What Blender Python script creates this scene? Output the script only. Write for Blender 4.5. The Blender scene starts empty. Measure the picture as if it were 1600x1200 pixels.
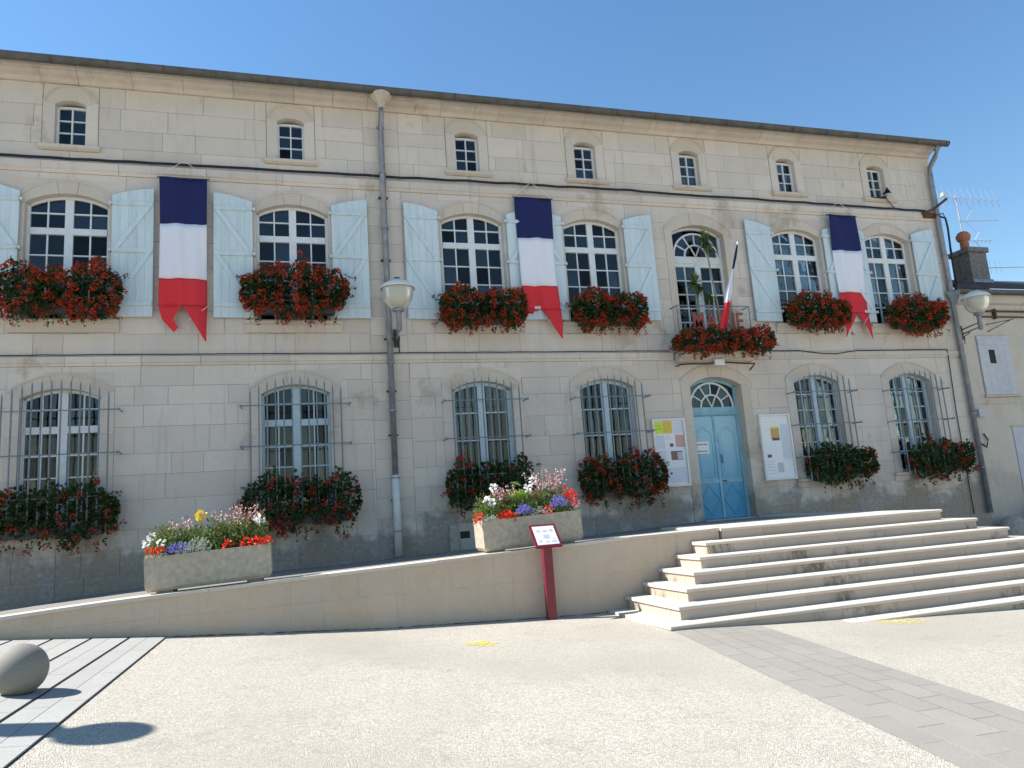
import bpy, math, random
from mathutils import Vector, Matrix
rad = math.radians
S = bpy.context.scene
C = S.collection
random.seed(7)

# ---------------------------------------------------------------- camera
YAW, PITCH, ROLL = rad(16.931), rad(9.864), rad(-4.095)
CAM = Vector((0, -15, 1.6))
fwd = Vector((math.sin(YAW)*math.cos(PITCH), math.cos(YAW)*math.cos(PITCH), math.sin(PITCH)))
r0 = Vector((math.cos(YAW), -math.sin(YAW), 0)); u0 = r0.cross(fwd)
rgt = math.cos(ROLL)*r0 + math.sin(ROLL)*u0; upv = -math.sin(ROLL)*r0 + math.cos(ROLL)*u0
cam = bpy.data.cameras.new('camera'); co = bpy.data.objects.new('camera', cam); C.objects.link(co)
m = Matrix.Identity(4)
for i in range(3):
    m[i][0] = rgt[i]; m[i][1] = upv[i]; m[i][2] = -fwd[i]; m[i][3] = CAM[i]
co.matrix_world = m
cam.sensor_width = 36; cam.lens = 1155/1600*36; cam.clip_end = 2000; cam.clip_start = .05
S.camera = co

# ---------------------------------------------------------------- light
SUN_E, SUN_A = rad(47), rad(16.8)        # the sun stands over the left end of the facade, slightly behind it
to_sun = Vector((-math.cos(SUN_E)*math.cos(SUN_A), math.cos(SUN_E)*math.sin(SUN_A), math.sin(SUN_E)))
w = bpy.data.worlds.new('World'); S.world = w; w.use_nodes = True
nt = w.node_tree; nt.nodes.clear()
sky = nt.nodes.new('ShaderNodeTexSky'); sky.sky_type = 'NISHITA'; sky.sun_disc = False
sky.sun_elevation = SUN_E; sky.sun_rotation = math.atan2(to_sun.x, to_sun.y) % (2*math.pi)
sky.air_density = 1.5; sky.dust_density = 0; sky.ozone_density = 5
bg = nt.nodes.new('ShaderNodeBackground'); bg.inputs[1].default_value = .088
wo = nt.nodes.new('ShaderNodeOutputWorld')
hsv = nt.nodes.new('ShaderNodeHueSaturation'); hsv.inputs['Saturation'].default_value = 1.12
nt.links.new(sky.outputs[0], hsv.inputs['Color']); nt.links.new(hsv.outputs[0], bg.inputs[0]); nt.links.new(bg.outputs[0], wo.inputs[0])
sl = bpy.data.lights.new('sun', 'SUN'); sl.energy = 5.0; sl.angle = rad(.53); sl.color = (1, .955, .89)
so = bpy.data.objects.new('sun', sl); C.objects.link(so)
so.rotation_euler = to_sun.to_track_quat('Z', 'Y').to_euler(); so.location = (-20, 5, 30)
S.view_settings.view_transform = 'Standard'; S.view_settings.look = 'None'
S.view_settings.exposure = 1.0; S.view_settings.gamma = 1
S.cycles.max_bounces = 6; S.cycles.diffuse_bounces = 3; S.cycles.glossy_bounces = 2; S.cycles.transparent_max_bounces = 10

# ---------------------------------------------------------------- materials
class NT:
    def __init__(s, name):
        s.m = bpy.data.materials.new(name); s.m.use_nodes = True; s.t = s.m.node_tree; s.t.nodes.clear()
        s.out = s.n('OutputMaterial'); s.p = s.n('BsdfPrincipled'); s.l(s.p.outputs[0], s.out.inputs[0])
        s.pos = s.n('NewGeometry').outputs['Position']
    def n(s, t, **kw):
        n = s.t.nodes.new('ShaderNode'+t)
        for k, v in kw.items(): setattr(n, k, v)
        return n
    def l(s, a, b): s.t.links.new(a, b)
    def set(s, sock, v):
        if hasattr(v, 'links') or hasattr(v, 'is_linked'): s.l(v, sock)
        else: sock.default_value = v
    def noise(s, scale, detail=4, rough=.55, stretch=None, vec=None):
        v = vec or s.pos
        if stretch:
            mp = s.n('Mapping'); s.l(v, mp.inputs[0]); mp.inputs['Scale'].default_value = stretch; v = mp.outputs[0]
        n = s.n('TexNoise'); s.l(v, n.inputs['Vector']); n.inputs['Scale'].default_value = scale
        n.inputs['Detail'].default_value = detail; n.inputs['Roughness'].default_value = rough
        return n.outputs['Fac']
    def ramp(s, fac, a, b, va=0., vb=1.):
        r = s.n('MapRange'); r.clamp = True
        s.l(fac, r.inputs[0]); r.inputs[1].default_value = a; r.inputs[2].default_value = b
        r.inputs[3].default_value = va; r.inputs[4].default_value = vb
        return r.outputs[0]
    def math(s, op, a, b=0.):
        n = s.n('Math', operation=op); s.set(n.inputs[0], a); s.set(n.inputs[1], b); return n.outputs[0]
    def mix(s, fac, a, b, mode='MIX'):
        n = s.n('Mix', data_type='RGBA', blend_type=mode); s.set(n.inputs[0], fac)
        for i, v in ((6, a), (7, b)):
            if isinstance(v, tuple): n.inputs[i].default_value = (*v[:3], 1)
            else: s.l(v, n.inputs[i])
        return n.outputs[2]
    def xyz(s):
        n = s.n('SeparateXYZ'); s.l(s.pos, n.inputs[0]); return n.outputs
    def rnd(s): return s.n('ObjectInfo').outputs['Random']
    def bump(s, h, strength, dist=.01):
        b = s.n('Bump'); s.l(h, b.inputs['Height']); b.inputs['Strength'].default_value = strength
        b.inputs['Distance'].default_value = dist; s.l(b.outputs[0], s.p.inputs['Normal'])
    def done(s, col, rough=.7, spec=.3, metal=0.):
        if isinstance(col, tuple): s.p.inputs['Base Color'].default_value = (*col, 1)
        else: s.l(col, s.p.inputs['Base Color'])
        s.set(s.p.inputs['Roughness'], rough); s.p.inputs['Specular IOR Level'].default_value = spec
        s.p.inputs['Metallic'].default_value = metal
        return s.m
def sc(c, k): return tuple(min(1, x*k) for x in c)
def plain(name, c, rough=.6, var=.12, scale=8, spec=.3, metal=0., bump=0., objr=.06):
    t = NT(name); f = t.noise(scale, 5)
    col = t.mix(t.ramp(f, .3, .7), sc(c, 1-var), sc(c, 1+var))
    if objr: col = t.mix(t.math('MULTIPLY', t.rnd(), objr*2), col, sc(c, .6))
    if bump: t.bump(t.noise(scale*6, 4), bump, .004)
    return t.done(col, rough, spec, metal)

def stone_mat(name, a, b, base_dirt=True, objr=1.0, warm=(.60, .45, .32), dirt=1.0):
    t = NT(name); x, y, z = t.xyz()
    col = t.mix(t.math('MULTIPLY', t.rnd(), objr), a, b)
    col = t.mix(t.ramp(t.noise(1.7, 6, .65), .48, .70, 0, .42), col, warm)
    col = t.mix(t.ramp(t.noise(.7, 6, .7), .48, .70, 0, .40), col, (.42, .40, .37))
    col = t.mix(t.ramp(t.noise(34, 5, .75), .35, .75, 0, .34), col, sc(a, .58))
    if base_dirt:
        # damp and soot stains with their own outlines along the foot of the wall, rain streaks under the bands
        hz = t.ramp(z, .8, 2.3, 1, 0)
        n1 = t.math('ADD', t.noise(1.1, 6, .65), t.math('MULTIPLY', hz, .45))
        fine = t.ramp(t.noise(13, 6, .75), .30, .62, .45, 1)
        col = t.mix(t.math('MULTIPLY', t.ramp(n1, .67, .77, 0, .72*dirt), fine), col, (.13, .12, .11))
        n2 = t.math('ADD', t.noise(.8, 5, .6, (1, 1, .8)), t.math('MULTIPLY', hz, .16))
        col = t.mix(t.math('MULTIPLY', t.ramp(n2, .60, .66, 0, .55*dirt), fine), col, (.30, .23, .15))
        st = t.noise(2.2, 5, .65, (3.2, 1, .22))
        col = t.mix(t.math('MULTIPLY', t.ramp(st, .56, .72, 0, .5), fine), col, (.29, .265, .24))
        sp = t.noise(9, 3, .6)
        col = t.mix(t.ramp(sp, .70, .78, 0, .5), col, (.25, .23, .2))
    t.bump(t.noise(26, 6, .7), .35, .006)
    return t.done(col, .88, .2)

M = {}
M['stone'] = stone_mat('limestone_ashlar', (.67, .60, .525), (.575, .51, .445), warm=(.60, .48, .39))
M['trim'] = stone_mat('limestone_trim', (.62, .545, .46), (.56, .49, .41), warm=(.55, .44, .33))
M['cornice'] = stone_mat('limestone_cornice', (.60, .53, .445), (.52, .455, .38), warm=(.34, .31, .29))
M['mortar'] = plain('wall_mortar', (.43, .38, .33), .95, .2, 14)
M['render'] = stone_mat('house_render', (.60, .535, .45), (.58, .515, .43), objr=.3, dirt=.35)
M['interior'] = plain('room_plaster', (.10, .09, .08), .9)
def step_mat(name, col0, moss):
    t = NT(name); x, y, z = t.xyz()
    col = t.mix(t.math('MULTIPLY', t.rnd(), 1.), col0, sc(col0, .86))
    col = t.mix(t.ramp(t.noise(2.5, 5), .5, .75, 0, .35), col, sc(col0, .74))
    col = t.mix(t.ramp(t.noise(40, 4, .7), .4, .75, 0, .18), col, sc(col0, .6))
    if moss:
        dr = t.noise(5.0, 6, .75, (1.6, 1.6, .75)); pt = t.noise(.75, 3, .5)
        k = t.math('MULTIPLY', t.ramp(dr, .42, .60), t.ramp(pt, .55, .62))
        col = t.mix(t.math('MULTIPLY', k, .8), col, (.075, .07, .035))
        sp = t.noise(7, 5, .75, (1, 1, 1)); col = t.mix(t.ramp(sp, .62, .74, 0, .40), col, (.2, .165, .13))
    t.bump(t.noise(60, 5, .7), .25, .003)
    return t.done(col, .85, .25)
M['tread'] = step_mat('step_tread_stone', (.58, .52, .44), False)
M['riser'] = step_mat('step_riser_stone', (.48, .405, .33), True)
M['rampwall'] = stone_mat('ramp_wall_stone', (.60, .48, .36), (.57, .455, .34), base_dirt=True, warm=(.50, .34, .20), dirt=.14, objr=.5)
M['concrete'] = plain('planter_concrete', (.40, .355, .275), .92, .20, 13, bump=.5)
M['soil'] = plain('soil', (.04, .03, .02), .95)
M['asphalt'] = plain('ramp_paving', (.22, .205, .18), .95, .25, 30, bump=.3)

def gravel():
    t = NT('exposed_aggregate')
    v = t.n('TexVoronoi'); t.l(t.pos, v.inputs['Vector']); v.inputs['Scale'].default_value = 70
    hs = t.n('SeparateColor'); t.l(v.outputs['Color'], hs.inputs[0])
    pc = t.mix(hs.outputs[0], (.53, .485, .40), (.76, .73, .66))
    pc = t.mix(t.ramp(hs.outputs[1], .80, .92, 0, .55), pc, (.40, .32, .23))
    pc = t.mix(t.ramp(hs.outputs[2], .90, .95, 0, .6), pc, (.26, .24, .22))
    e = t.n('TexVoronoi', feature='DISTANCE_TO_EDGE'); t.l(t.pos, e.inputs['Vector']); e.inputs['Scale'].default_value = 70
    col = t.mix(t.ramp(e.outputs['Distance'], .02, .18, .72, 0), pc, (.27, .23, .165))
    col = t.mix(t.ramp(t.noise(.33, 5, .6), .42, .62, 0, .55), col, (.40, .365, .30))
    col = t.mix(t.ramp(t.noise(2.2, 6, .75), .55, .72, 0, .45), col, (.27, .245, .20))
    col = t.mix(t.ramp(t.noise(.16, 3, .5), .48, .58, 0, .32), col, (.36, .33, .27))
    t.bump(t.ramp(e.outputs['Distance'], 0, .35), .8, .008)
    return t.done(col, .8, .3)
M['gravel'] = gravel()
def granite(name, c, rough=.8):
    t = NT(name)
    col = t.mix(t.ramp(t.noise(150, 3, .8), .35, .65), sc(c, .72), sc(c, 1.25))
    col = t.mix(t.ramp(t.noise(3, 4), .4, .7, 0, .35), col, sc(c, .8))
    col = t.mix(t.math('MULTIPLY', t.rnd(), .3), col, sc(c, .7))
    t.bump(t.noise(70, 5, .8), .5, .005)
    return t.done(col, rough, .35)
M['slab'] = granite('pale_granite_slab', (.365, .36, .335))
M['tile'] = granite('grey_granite_tile', (.285, .27, .235))
M['ball'] = granite('granite_ball', (.25, .232, .195), .75)
M['joint'] = plain('dark_joint', (.035, .032, .03), .95)
M['palejoint'] = plain('pale_joint', (.33, .31, .275), .95)
M['yellow'] = plain('yellow_paint', (.75, .60, .12), .8, .2, 40)
M['white'] = plain('white_window_paint', (.66, .69, .70), .45, .07, 10, .4)
M['bluewhite'] = plain('pale_blue_window_paint', (.48, .60, .66), .5, .10, 10, .4)
def shutter_mat():
    t = NT('pale_blue_shutter_paint')
    col = t.mix(t.rnd(), (.53, .63, .665), (.57, .665, .695))
    col = t.mix(t.ramp(t.noise(3, 5, .65, (2.5, 2.5, .3)), .46, .70, 0, .5), col, (.40, .47, .48))
    col = t.mix(t.ramp(t.noise(22, 5, .75), .60, .70, 0, .6), col, (.38, .37, .33))
    t.bump(t.noise(30, 3, .6, (5, 5, .3)), .2, .002)
    return t.done(col, .6, .3)
M['shutter'] = shutter_mat()
def door_mat():
    t = NT('blue_door_paint'); x, y, z = t.xyz()
    f = t.ramp(t.math('ADD', z, t.ramp(t.noise(2.2, 4), 0, 1, -.45, .45)), 1.7, 2.9)
    col = t.mix(f, (.085, .33, .50), (.33, .55, .64))           # fresh coat below, sun-bleached paint above
    col = t.mix(t.ramp(t.noise(8, 5, .7), .6, .75, 0, .3), col, (.20, .30, .34))
    return t.done(col, .5, .4)
M['door'] = door_mat()
M['doorframe'] = plain('faded_blue_paint', (.25, .46, .56), .5, .15, 6, .4)
M['iron'] = plain('grey_blue_iron', (.17, .21, .235), .55, .2, 20, .4)
M['darkiron'] = plain('dark_iron', (.045, .045, .05), .5, .2, 20, .4)
M['rust'] = plain('rusty_iron', (.10, .055, .035), .8, .3, 25)
M['zinc'] = plain('weathered_zinc', (.24, .255, .285), .5, .25, 5, .5, .35)
M['gutter'] = plain('old_zinc_gutter', (.10, .097, .09), .6, .25, 6, .4, .3)
M['pvc'] = plain('cream_pipe', (.62, .62, .56), .5, .08, 6)
M['cable'] = plain('black_cable', (.018, .018, .02), .6, .1)
M['tilesroof'] = plain('dark_roof_slate', (.035, .035, .042), .7, .3, 12)
M['lampwhite'] = plain('lamp_enamel', (.72, .71, .66), .4, .1, 12, .5)
M['maroon'] = plain('maroon_paint', (.17, .012, .026), .4, .12, 10, .5)
M['paper'] = plain('white_paper', (.80, .80, .80), .6, .03, 4)
M['flagblue'] = plain('navy_flag_cloth', (.014, .020, .095), .85, .1, 60)
M['flagwhite'] = plain('white_flag_cloth', (.74, .74, .80), .85, .04, 60)
M['flagred'] = plain('red_flag_cloth', (.66, .035, .045), .85, .1, 60)
M['cord'] = plain('pale_cord', (.7, .68, .6), .8)
M['terracotta'] = plain('terracotta', (.42, .16, .10), .8, .25, 14)
M['brickgrey'] = plain('sooty_cement', (.20, .19, .175), .9, .35, 9)
M['alu'] = plain('aluminium', (.55, .56, .58), .35, .1, 10, .5, .6)
M['letter'] = plain('dull_red_letters', (.30, .075, .05), .5, .2, 14)
M['bin'] = plain('black_plastic', (.02, .02, .022), .5)
M['greypanel'] = plain('grey_painted_wood', (.50, .50, .53), .6, .08, 5)
M['trunk'] = plain('pale_bark', (.30, .25, .19), .9, .25, 30)

def glass_mat():
    t = NT('window_glass')
    g = t.n('BsdfGlossy'); g.inputs['Roughness'].default_value = .03; g.inputs['Color'].default_value = (.9, .95, 1, 1)
    tr = t.n('BsdfTransparent'); tr.inputs[0].default_value = (.80, .80, .77, 1)
    lw = t.n('Fresnel'); lw.inputs[0].default_value = 1.5
    b = t.n('Bump'); t.l(t.noise(1.6, 2), b.inputs['Height']); b.inputs['Strength'].default_value = .3; b.inputs['Distance'].default_value = .04
    t.l(b.outputs[0], g.inputs['Normal']); t.l(b.outputs[0], lw.inputs['Normal'])
    mx = t.n('MixShader'); t.l(t.math('MULTIPLY', lw.outputs[0], t.math('ADD', t.math('MULTIPLY', t.rnd(), 1.1), .3)), mx.inputs[0]); t.l(tr.outputs[0], mx.inputs[1]); t.l(g.outputs[0], mx.inputs[2])
    t.l(mx.outputs[0], t.out.inputs[0]); return t.m
M['glass'] = glass_mat()
def curtain_mat():
    t = NT('net_curtain'); tr = t.n('BsdfTransparent')
    t.done((.33, .30, .28), .9, .1); mx = t.n('MixShader'); mx.inputs[0].default_value = .72
    t.l(tr.outputs[0], mx.inputs[1]); t.l(t.p.outputs[0], mx.inputs[2]); t.l(mx.outputs[0], t.out.inputs[0]); return t.m
M['curtain'] = curtain_mat()
def bowl_mat():
    t = NT('cloudy_lamp_bowl'); t.done((.62, .60, .50), .25, .5)
    t.p.inputs['Transmission Weight'].default_value = .35; return t.m
M['bowl'] = bowl_mat()
def leaf_mat(name, a, b, scale=9):
    t = NT(name); col = t.mix(t.ramp(t.noise(scale, 3, .7), .35, .65), a, b)
    t.done(col, .55, .35); t.p.inputs['Subsurface Weight'].default_value = 0
    tl = t.n('BsdfTranslucent'); t.l(col, tl.inputs[0]); mx = t.n('MixShader'); mx.inputs[0].default_value = .28
    t.l(t.p.outputs[0], mx.inputs[1]); t.l(tl.outputs[0], mx.inputs[2]); t.l(mx.outputs[0], t.out.inputs[0]); return t.m
M['leaf'] = leaf_mat('geranium_leaf', (.022, .046, .012), (.060, .095, .024))
M['red'] = leaf_mat('geranium_red', (.40, .024, .013), (.62, .072, .024), 20)
M['mixleaf'] = leaf_mat('bedding_leaf', (.09, .16, .035), (.22, .30, .09))
M['silver'] = leaf_mat('silver_leaf', (.30, .34, .29), (.50, .53, .47))
M['lime'] = leaf_mat('lime_leaf', (.28, .42, .05), (.40, .52, .10))
M['bronze'] = leaf_mat('bronze_leaf', (.22, .13, .07), (.30, .20, .09))
M['brightred'] = leaf_mat('bright_red_petal', (.80, .02, .02), (.85, .06, .03), 30)
M['purple'] = leaf_mat('blue_purple_petal', (.16, .14, .55), (.34, .30, .70), 30)
M['pink'] = leaf_mat('pink_petal', (.75, .38, .42), (.85, .62, .62), 30)
M['whitepetal'] = leaf_mat('white_petal', (.8, .8, .78), (.85, .85, .85), 30)
M['yellowpetal'] = leaf_mat('yellow_petal', (.85, .55, .02), (.9, .70, .04), 30)
M['palmleaf'] = leaf_mat('yucca_leaf', (.05, .10, .025), (.16, .22, .06))

# ---------------------------------------------------------------- mesh helpers
class MB:
    def __init__(s): s.v = []; s.f = []
    def box(s, x0, x1, y0, y1, z0, z1):
        n = len(s.v)
        s.v += [(x0,y0,z0),(x1,y0,z0),(x1,y1,z0),(x0,y1,z0),(x0,y0,z1),(x1,y0,z1),(x1,y1,z1),(x0,y1,z1)]
        s.f += [tuple(n+i for i in q) for q in ((0,3,2,1),(4,5,6,7),(0,1,5,4),(1,2,6,5),(2,3,7,6),(3,0,4,7))]
        return s
    def strip(s, xs, lo, hi, y0, y1):
        """solid between two curves lo(x) and hi(x) in the X-Z plane, from y0 (front) to y1 (back)"""
        k = len(xs); n = len(s.v)
        for x, a, b in zip(xs, lo, hi): s.v += [(x,y0,a),(x,y0,b),(x,y1,a),(x,y1,b)]
        for i in range(k-1):
            a = n+4*i; b = a+4
            s.f += [(a,b,b+1,a+1),(a+2,a+3,b+3,b+2),(a+1,b+1,b+3,a+3),(a,a+2,b+2,b)]
        e = n+4*(k-1); s.f += [(n,n+1,n+3,n+2),(e,e+2,e+3,e+1)]
        return s
    def quadstrip(s, A, B, y0, y1):
        """solid between two polylines A and B of (x,z)"""
        k = len(A); n = len(s.v)
        for a, b in zip(A, B): s.v += [(a[0],y0,a[1]),(b[0],y0,b[1]),(a[0],y1,a[1]),(b[0],y1,b[1])]
        for i in range(k-1):
            a = n+4*i; b = a+4
            s.f += [(a,b,b+1,a+1),(a+2,a+3,b+3,b+2),(a+1,b+1,b+3,a+3),(a,a+2,b+2,b)]
        e = n+4*(k-1); s.f += [(n,n+1,n+3,n+2),(e,e+2,e+3,e+1)]
        return s
    def profile_x(s, prof, x0, x1):
        """closed (y,z) profile swept along X"""
        n = len(s.v); k = len(prof)
        s.v += [(x0,y,z) for y,z in prof]+[(x1,y,z) for y,z in prof]
        for i in range(k): j = (i+1)%k; s.f.append((n+i, n+j, n+k+j, n+k+i))
        s.f += [tuple(n+i for i in range(k))[::-1], tuple(n+k+i for i in range(k))]
        return s
    def tube(s, pts, r, k=8, caps=True):
        pts = [Vector(p) for p in pts]; n = len(s.v); L = len(pts)
        rr = r if isinstance(r, (list, tuple)) else [r]*L
        for i, p in enumerate(pts):
            d = (pts[min(i+1,L-1)]-pts[max(i-1,0)]).normalized()
            a = d.cross(Vector((0,0,1)) if abs(d.z) < .9 else Vector((1,0,0))).normalized(); b = d.cross(a)
            for j in range(k):
                t = 2*math.pi*j/k; s.v.append(tuple(p+rr[i]*(math.cos(t)*a+math.sin(t)*b)))
        for i in range(L-1):
            for j in range(k):
                q = (j+1)%k; s.f.append((n+i*k+j, n+i*k+q, n+(i+1)*k+q, n+(i+1)*k+j))
        if caps: s.f += [tuple(n+j for j in range(k))[::-1], tuple(n+(L-1)*k+j for j in range(k))]
        return s
    def lathe(s, prof, c=(0,0,0), k=24):
        n = len(s.v); L = len(prof)
        for r, z in prof:
            for j in range(k):
                t = 2*math.pi*j/k; s.v.append((c[0]+r*math.cos(t), c[1]+r*math.sin(t), c[2]+z))
        for i in range(L-1):
            for j in range(k):
                q = (j+1)%k; s.f.append((n+i*k+j, n+i*k+q, n+(i+1)*k+q, n+(i+1)*k+j))
        s.f += [tuple(n+j for j in range(k))[::-1], tuple(n+(L-1)*k+j for j in range(k))]
        return s
    def poly(s, pts): n = len(s.v); s.v += [tuple(p) for p in pts]; s.f.append(tuple(range(n, n+len(pts)))); return s
    def leaf(s, p, d, u, L, W):
        """a folded leaf: base p, direction d, up u"""
        d = d.normalized(); w_ = d.cross(u)
        w_ = w_.normalized() if w_.length > 1e-4 else Vector((1,0,0)); up = w_.cross(d)
        n = len(s.v); mid = p+d*L*.5
        s.v += [tuple(p), tuple(mid+w_*W*.5+up*L*.12), tuple(p+d*L), tuple(mid-w_*W*.5+up*L*.12)]
        s.f += [(n,n+1,n+2),(n,n+2,n+3)]
        return s
    def mesh(s, name, mat, smooth=False):
        me = bpy.data.meshes.new(name); me.from_pydata(s.v, [], s.f); me.update()
        if smooth: me.polygons.foreach_set('use_smooth', [True]*len(me.polygons))
        me.materials.append(M[mat]); return me
    def build(s, name, mat, parent=None, smooth=False, loc=(0,0,0), kind=None):
        return place(name, s.mesh(name, mat, smooth), parent, loc, kind)
def place(name, me, parent=None, loc=(0,0,0), kind=None):
    o = bpy.data.objects.new(name, me); C.objects.link(o); o.location = loc
    if parent: o.parent = parent
    if kind: o['kind'] = kind
    return o
def empty(name, loc=(0,0,0), parent=None):
    o = bpy.data.objects.new(name, None); C.objects.link(o); o.location = loc; o.empty_display_size = .2
    if parent: o.parent = parent
    return o
def tag(o, label, cat, group=None):
    o['label'] = label; o['category'] = cat
    if group: o['group'] = group
    return o
CACHE = {}
def cached(key, fn, mat, name, parent, loc=(0,0,0), smooth=False):
    if key not in CACHE:
        b = MB(); fn(b); CACHE[key] = b.mesh(name, mat, smooth)
    return place(name, CACHE[key], parent, loc)
def lerp(x, xs, ys):
    if x <= xs[0]: return ys[0]
    for i in range(len(xs)-1):
        if x <= xs[i+1]: return ys[i]+(ys[i+1]-ys[i])*(x-xs[i])/(xs[i+1]-xs[i])
    return ys[-1]
def arc(w_, rise):
    R_ = (w_*w_/4+rise*rise)/(2*rise)
    return lambda x: -R_+math.sqrt(max(0, R_*R_-x*x))       # 0 at the crown, -rise at +-w/2
def lin(a, b, n): return [a+(b-a)*i/(n-1) for i in range(n)]

# ---------------------------------------------------------------- ground
GX = [-60,-14,-6,-3.34,-1.25,1.14,3.41,4.77,5.65,8.06,12,30,60]; GZ = [.8,.8,.68,.54,.36,.19,.09,.05,0,-.11,-.28,-.9,-1.2]
def gh(x, y): return lerp(x, GX, GZ)+.012*(max(-30, min(y, -4.53))+4.53)
b = MB()
gx = [-300,-60]+[i*.5 for i in range(-40, 61)]+[60, 300]; gy = [-300,-60,-30]+[-20+i*.5 for i in range(0, 33)]+[-4.53+.005, 4, 40, 300]
gy = sorted(set(gy)); ny = len(gy)
for x in gx:
    for y in gy: b.v.append((x, y, gh(x, y)))
for i in range(len(gx)-1):
    for j in range(ny-1): b.f.append((i*ny+j, (i+1)*ny+j, (i+1)*ny+j+1, i*ny+j+1))
o = b.build('ground', 'gravel', smooth=True); o['kind'] = 'structure'; o['label'] = 'pale exposed aggregate paving of the square in front of the steps'

# pale granite strips on the left, in pairs between dark gaps
gp = empty('granite_paving', (-3.4, -8, gh(-3.4, -8))); gp['kind'] = 'structure'; gp['label'] = 'pale granite strips with dark gaps around the stone ball'
def sheet(bm, corners, dz, th=0.):
    top = [(x, y, gh(x, y)+dz) for x, y in corners]
    if th:
        n = len(bm.v); bm.v += top+[(x, y, z-th) for x, y, z in top]
        bm.f += [(n,n+1,n+2,n+3),(n,n+4,n+5,n+1),(n+1,n+5,n+6,n+2),(n+2,n+6,n+7,n+3),(n+3,n+7,n+4,n)]
    else: bm.poly(top)
def rel(bm, root): L = root.location; bm.v = [(x-L.x, y-L.y, z-L.z) for x, y, z in bm.v]; return bm
sx = lambda x0, y: x0-.023*(-y-4.6)                                # the strips run almost square to the facade
bb = MB()
ys = [-4.6-.5*i for i in range(0, 19)]
for i in range(len(ys)-1):
    xs_ = [-1.525-.5*k for k in range(0, 10)]
    for k in range(9):
        sheet(bb, [(sx(xs_[k+1],ys[i+1]),ys[i+1]),(sx(xs_[k],ys[i+1]),ys[i+1]),(sx(xs_[k],ys[i]),ys[i]),(sx(xs_[k+1],ys[i]),ys[i])], .004)
rel(bb, gp).build('joint_bed', 'joint', gp)
rs = random.Random(3)
for p in range(10):
    for q in range(2):
        xr = -1.535-.42*p-.202*q; xl = xr-(.196 if q == 0 else .180)
        y = -4.6
        while y > -13:
            L_ = rs.uniform(.9, 1.5); y2 = max(y-L_, -13.2)
            if (y+y2)/2 > -4.7 or xl < -5.8: y = y2; continue
            bm = MB(); n = 4
            for i in range(n):
                ya = y-.003+(y2-y+.006)*i/n; yb = y-.003+(y2-y+.006)*(i+1)/n
                sheet(bm, [(sx(xl,yb),yb),(sx(xr,yb),yb),(sx(xr,ya),ya),(sx(xl,ya),ya)], .016+rs.uniform(0, .001) if i < 0 else .016, .02)
            rel(bm, gp).build('granite_slab', 'slab', gp); y = y2

# grey tile band that runs from the steps towards the lower right
tb = empty('grey_paving_band', (4.6, -8, gh(4.6, -8))); tb['kind'] = 'structure'; tb['label'] = 'grey granite tile band crossing the gravel to the steps'
bx = lambda t, y: (4.45-.172*(-y-6.39))+t*1.20
bb = MB()
for i in range(20):
    ya = -6.3-.5*i; yb = ya-.5
    sheet(bb, [(bx(0,yb),yb),(bx(1,yb),yb),(bx(1,ya),ya),(bx(0,ya),ya)], .004)
rel(bb, tb).build('joint_bed', 'palejoint', tb)
for c in range(5):
    y = -6.33
    first = True
    while y > -15:
        L_ = .3 if first and c % 2 else .58; first = False
        y2 = y-L_; bm = MB(); t0, t1 = c/5+.003, (c+1)/5-.003
        g_ = .003
        for (ya, yb) in ((y-g_, (y+y2)/2), ((y+y2)/2, y2+g_)):
            sheet(bm, [(bx(t0,yb),yb),(bx(t1,yb),yb),(bx(t1,ya),ya),(bx(t0,ya),ya)], .0048, .0015)
        rel(bm, tb).build('grey_tile', 'tile', tb); y = y2

def paint_mark(cx, cy, rx, ry, seed, label):
    r_ = random.Random(seed); bm = MB()
    for k in range(150):
        a = r_.uniform(0, 6.28); d = r_.random()**.5; x = cx+rx*d*math.cos(a); y = cy+ry*d*math.sin(a); s_ = r_.uniform(.006, .022)*(1.2-d*.7)
        n = r_.randint(5, 7); bm.poly([(x+s_*1.6*math.cos(6.28*i/n)*r_.uniform(.6, 1.2), y+s_*math.sin(6.28*i/n)*r_.uniform(.6, 1.2), gh(x, y)+.003+.003*k/150) for i in range(n)])
    o = empty('paint_mark', (cx, cy, gh(cx, cy))); rel(bm, o).build('paint', 'yellow', o); tag(o, label, 'paint mark', 'yellow sprayed marks on the gravel')
paint_mark(2.07, -6.24, .22, .20, 1, 'small faded yellow sprayed mark on gravel near the red information post')
paint_mark(7.41, -6.95, .42, .22, 2, 'yellow sprayed mark on gravel beside the lowest step')

# ---------------------------------------------------------------- ramp and its wall
FX = [-14,-6,-4.81,-3.75,-1.79,2.0,2.97,6.03,8.0,8.75,12,13,20]; FZ = [.7,.56,.57,.68,.80,.88,.92,.99,1.08,1.10,1.10,1.10,1.1]
WX = [-14,-6.2,-3.35,-2.62,-1.77,-.32,.83,2.44,4.15,4.62,6.38,20]; WZ = [.8,.69,.81,.86,.895,.95,.985,1.04,1.095,1.115,1.14,1.14]
YW = -4.53
zf = lambda x: lerp(x, FX, FZ); zw = lambda x: lerp(x, WX, WZ)
def ramp_z(x, y): t = max(0, min(1, -y/-YW)); return zf(x)*(1-t)+zw(x)*t
b = MB(); rx = lin(-13, 10.7, 60); ry_ = [.0, -1.1, -2.2, -3.3, -4.22]
for x in rx:
    for y in ry_: b.v.append((x, y, ramp_z(x, y)))
k = len(ry_)
for i in range(len(rx)-1):
    for j in range(k-1): b.f.append((i*k+j, i*k+j+1, (i+1)*k+j+1, (i+1)*k+j))
o = b.build('ramp', 'asphalt'); o['kind'] = 'structure'; o['label'] = 'paved ramp rising along the facade to the door landing'
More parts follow.
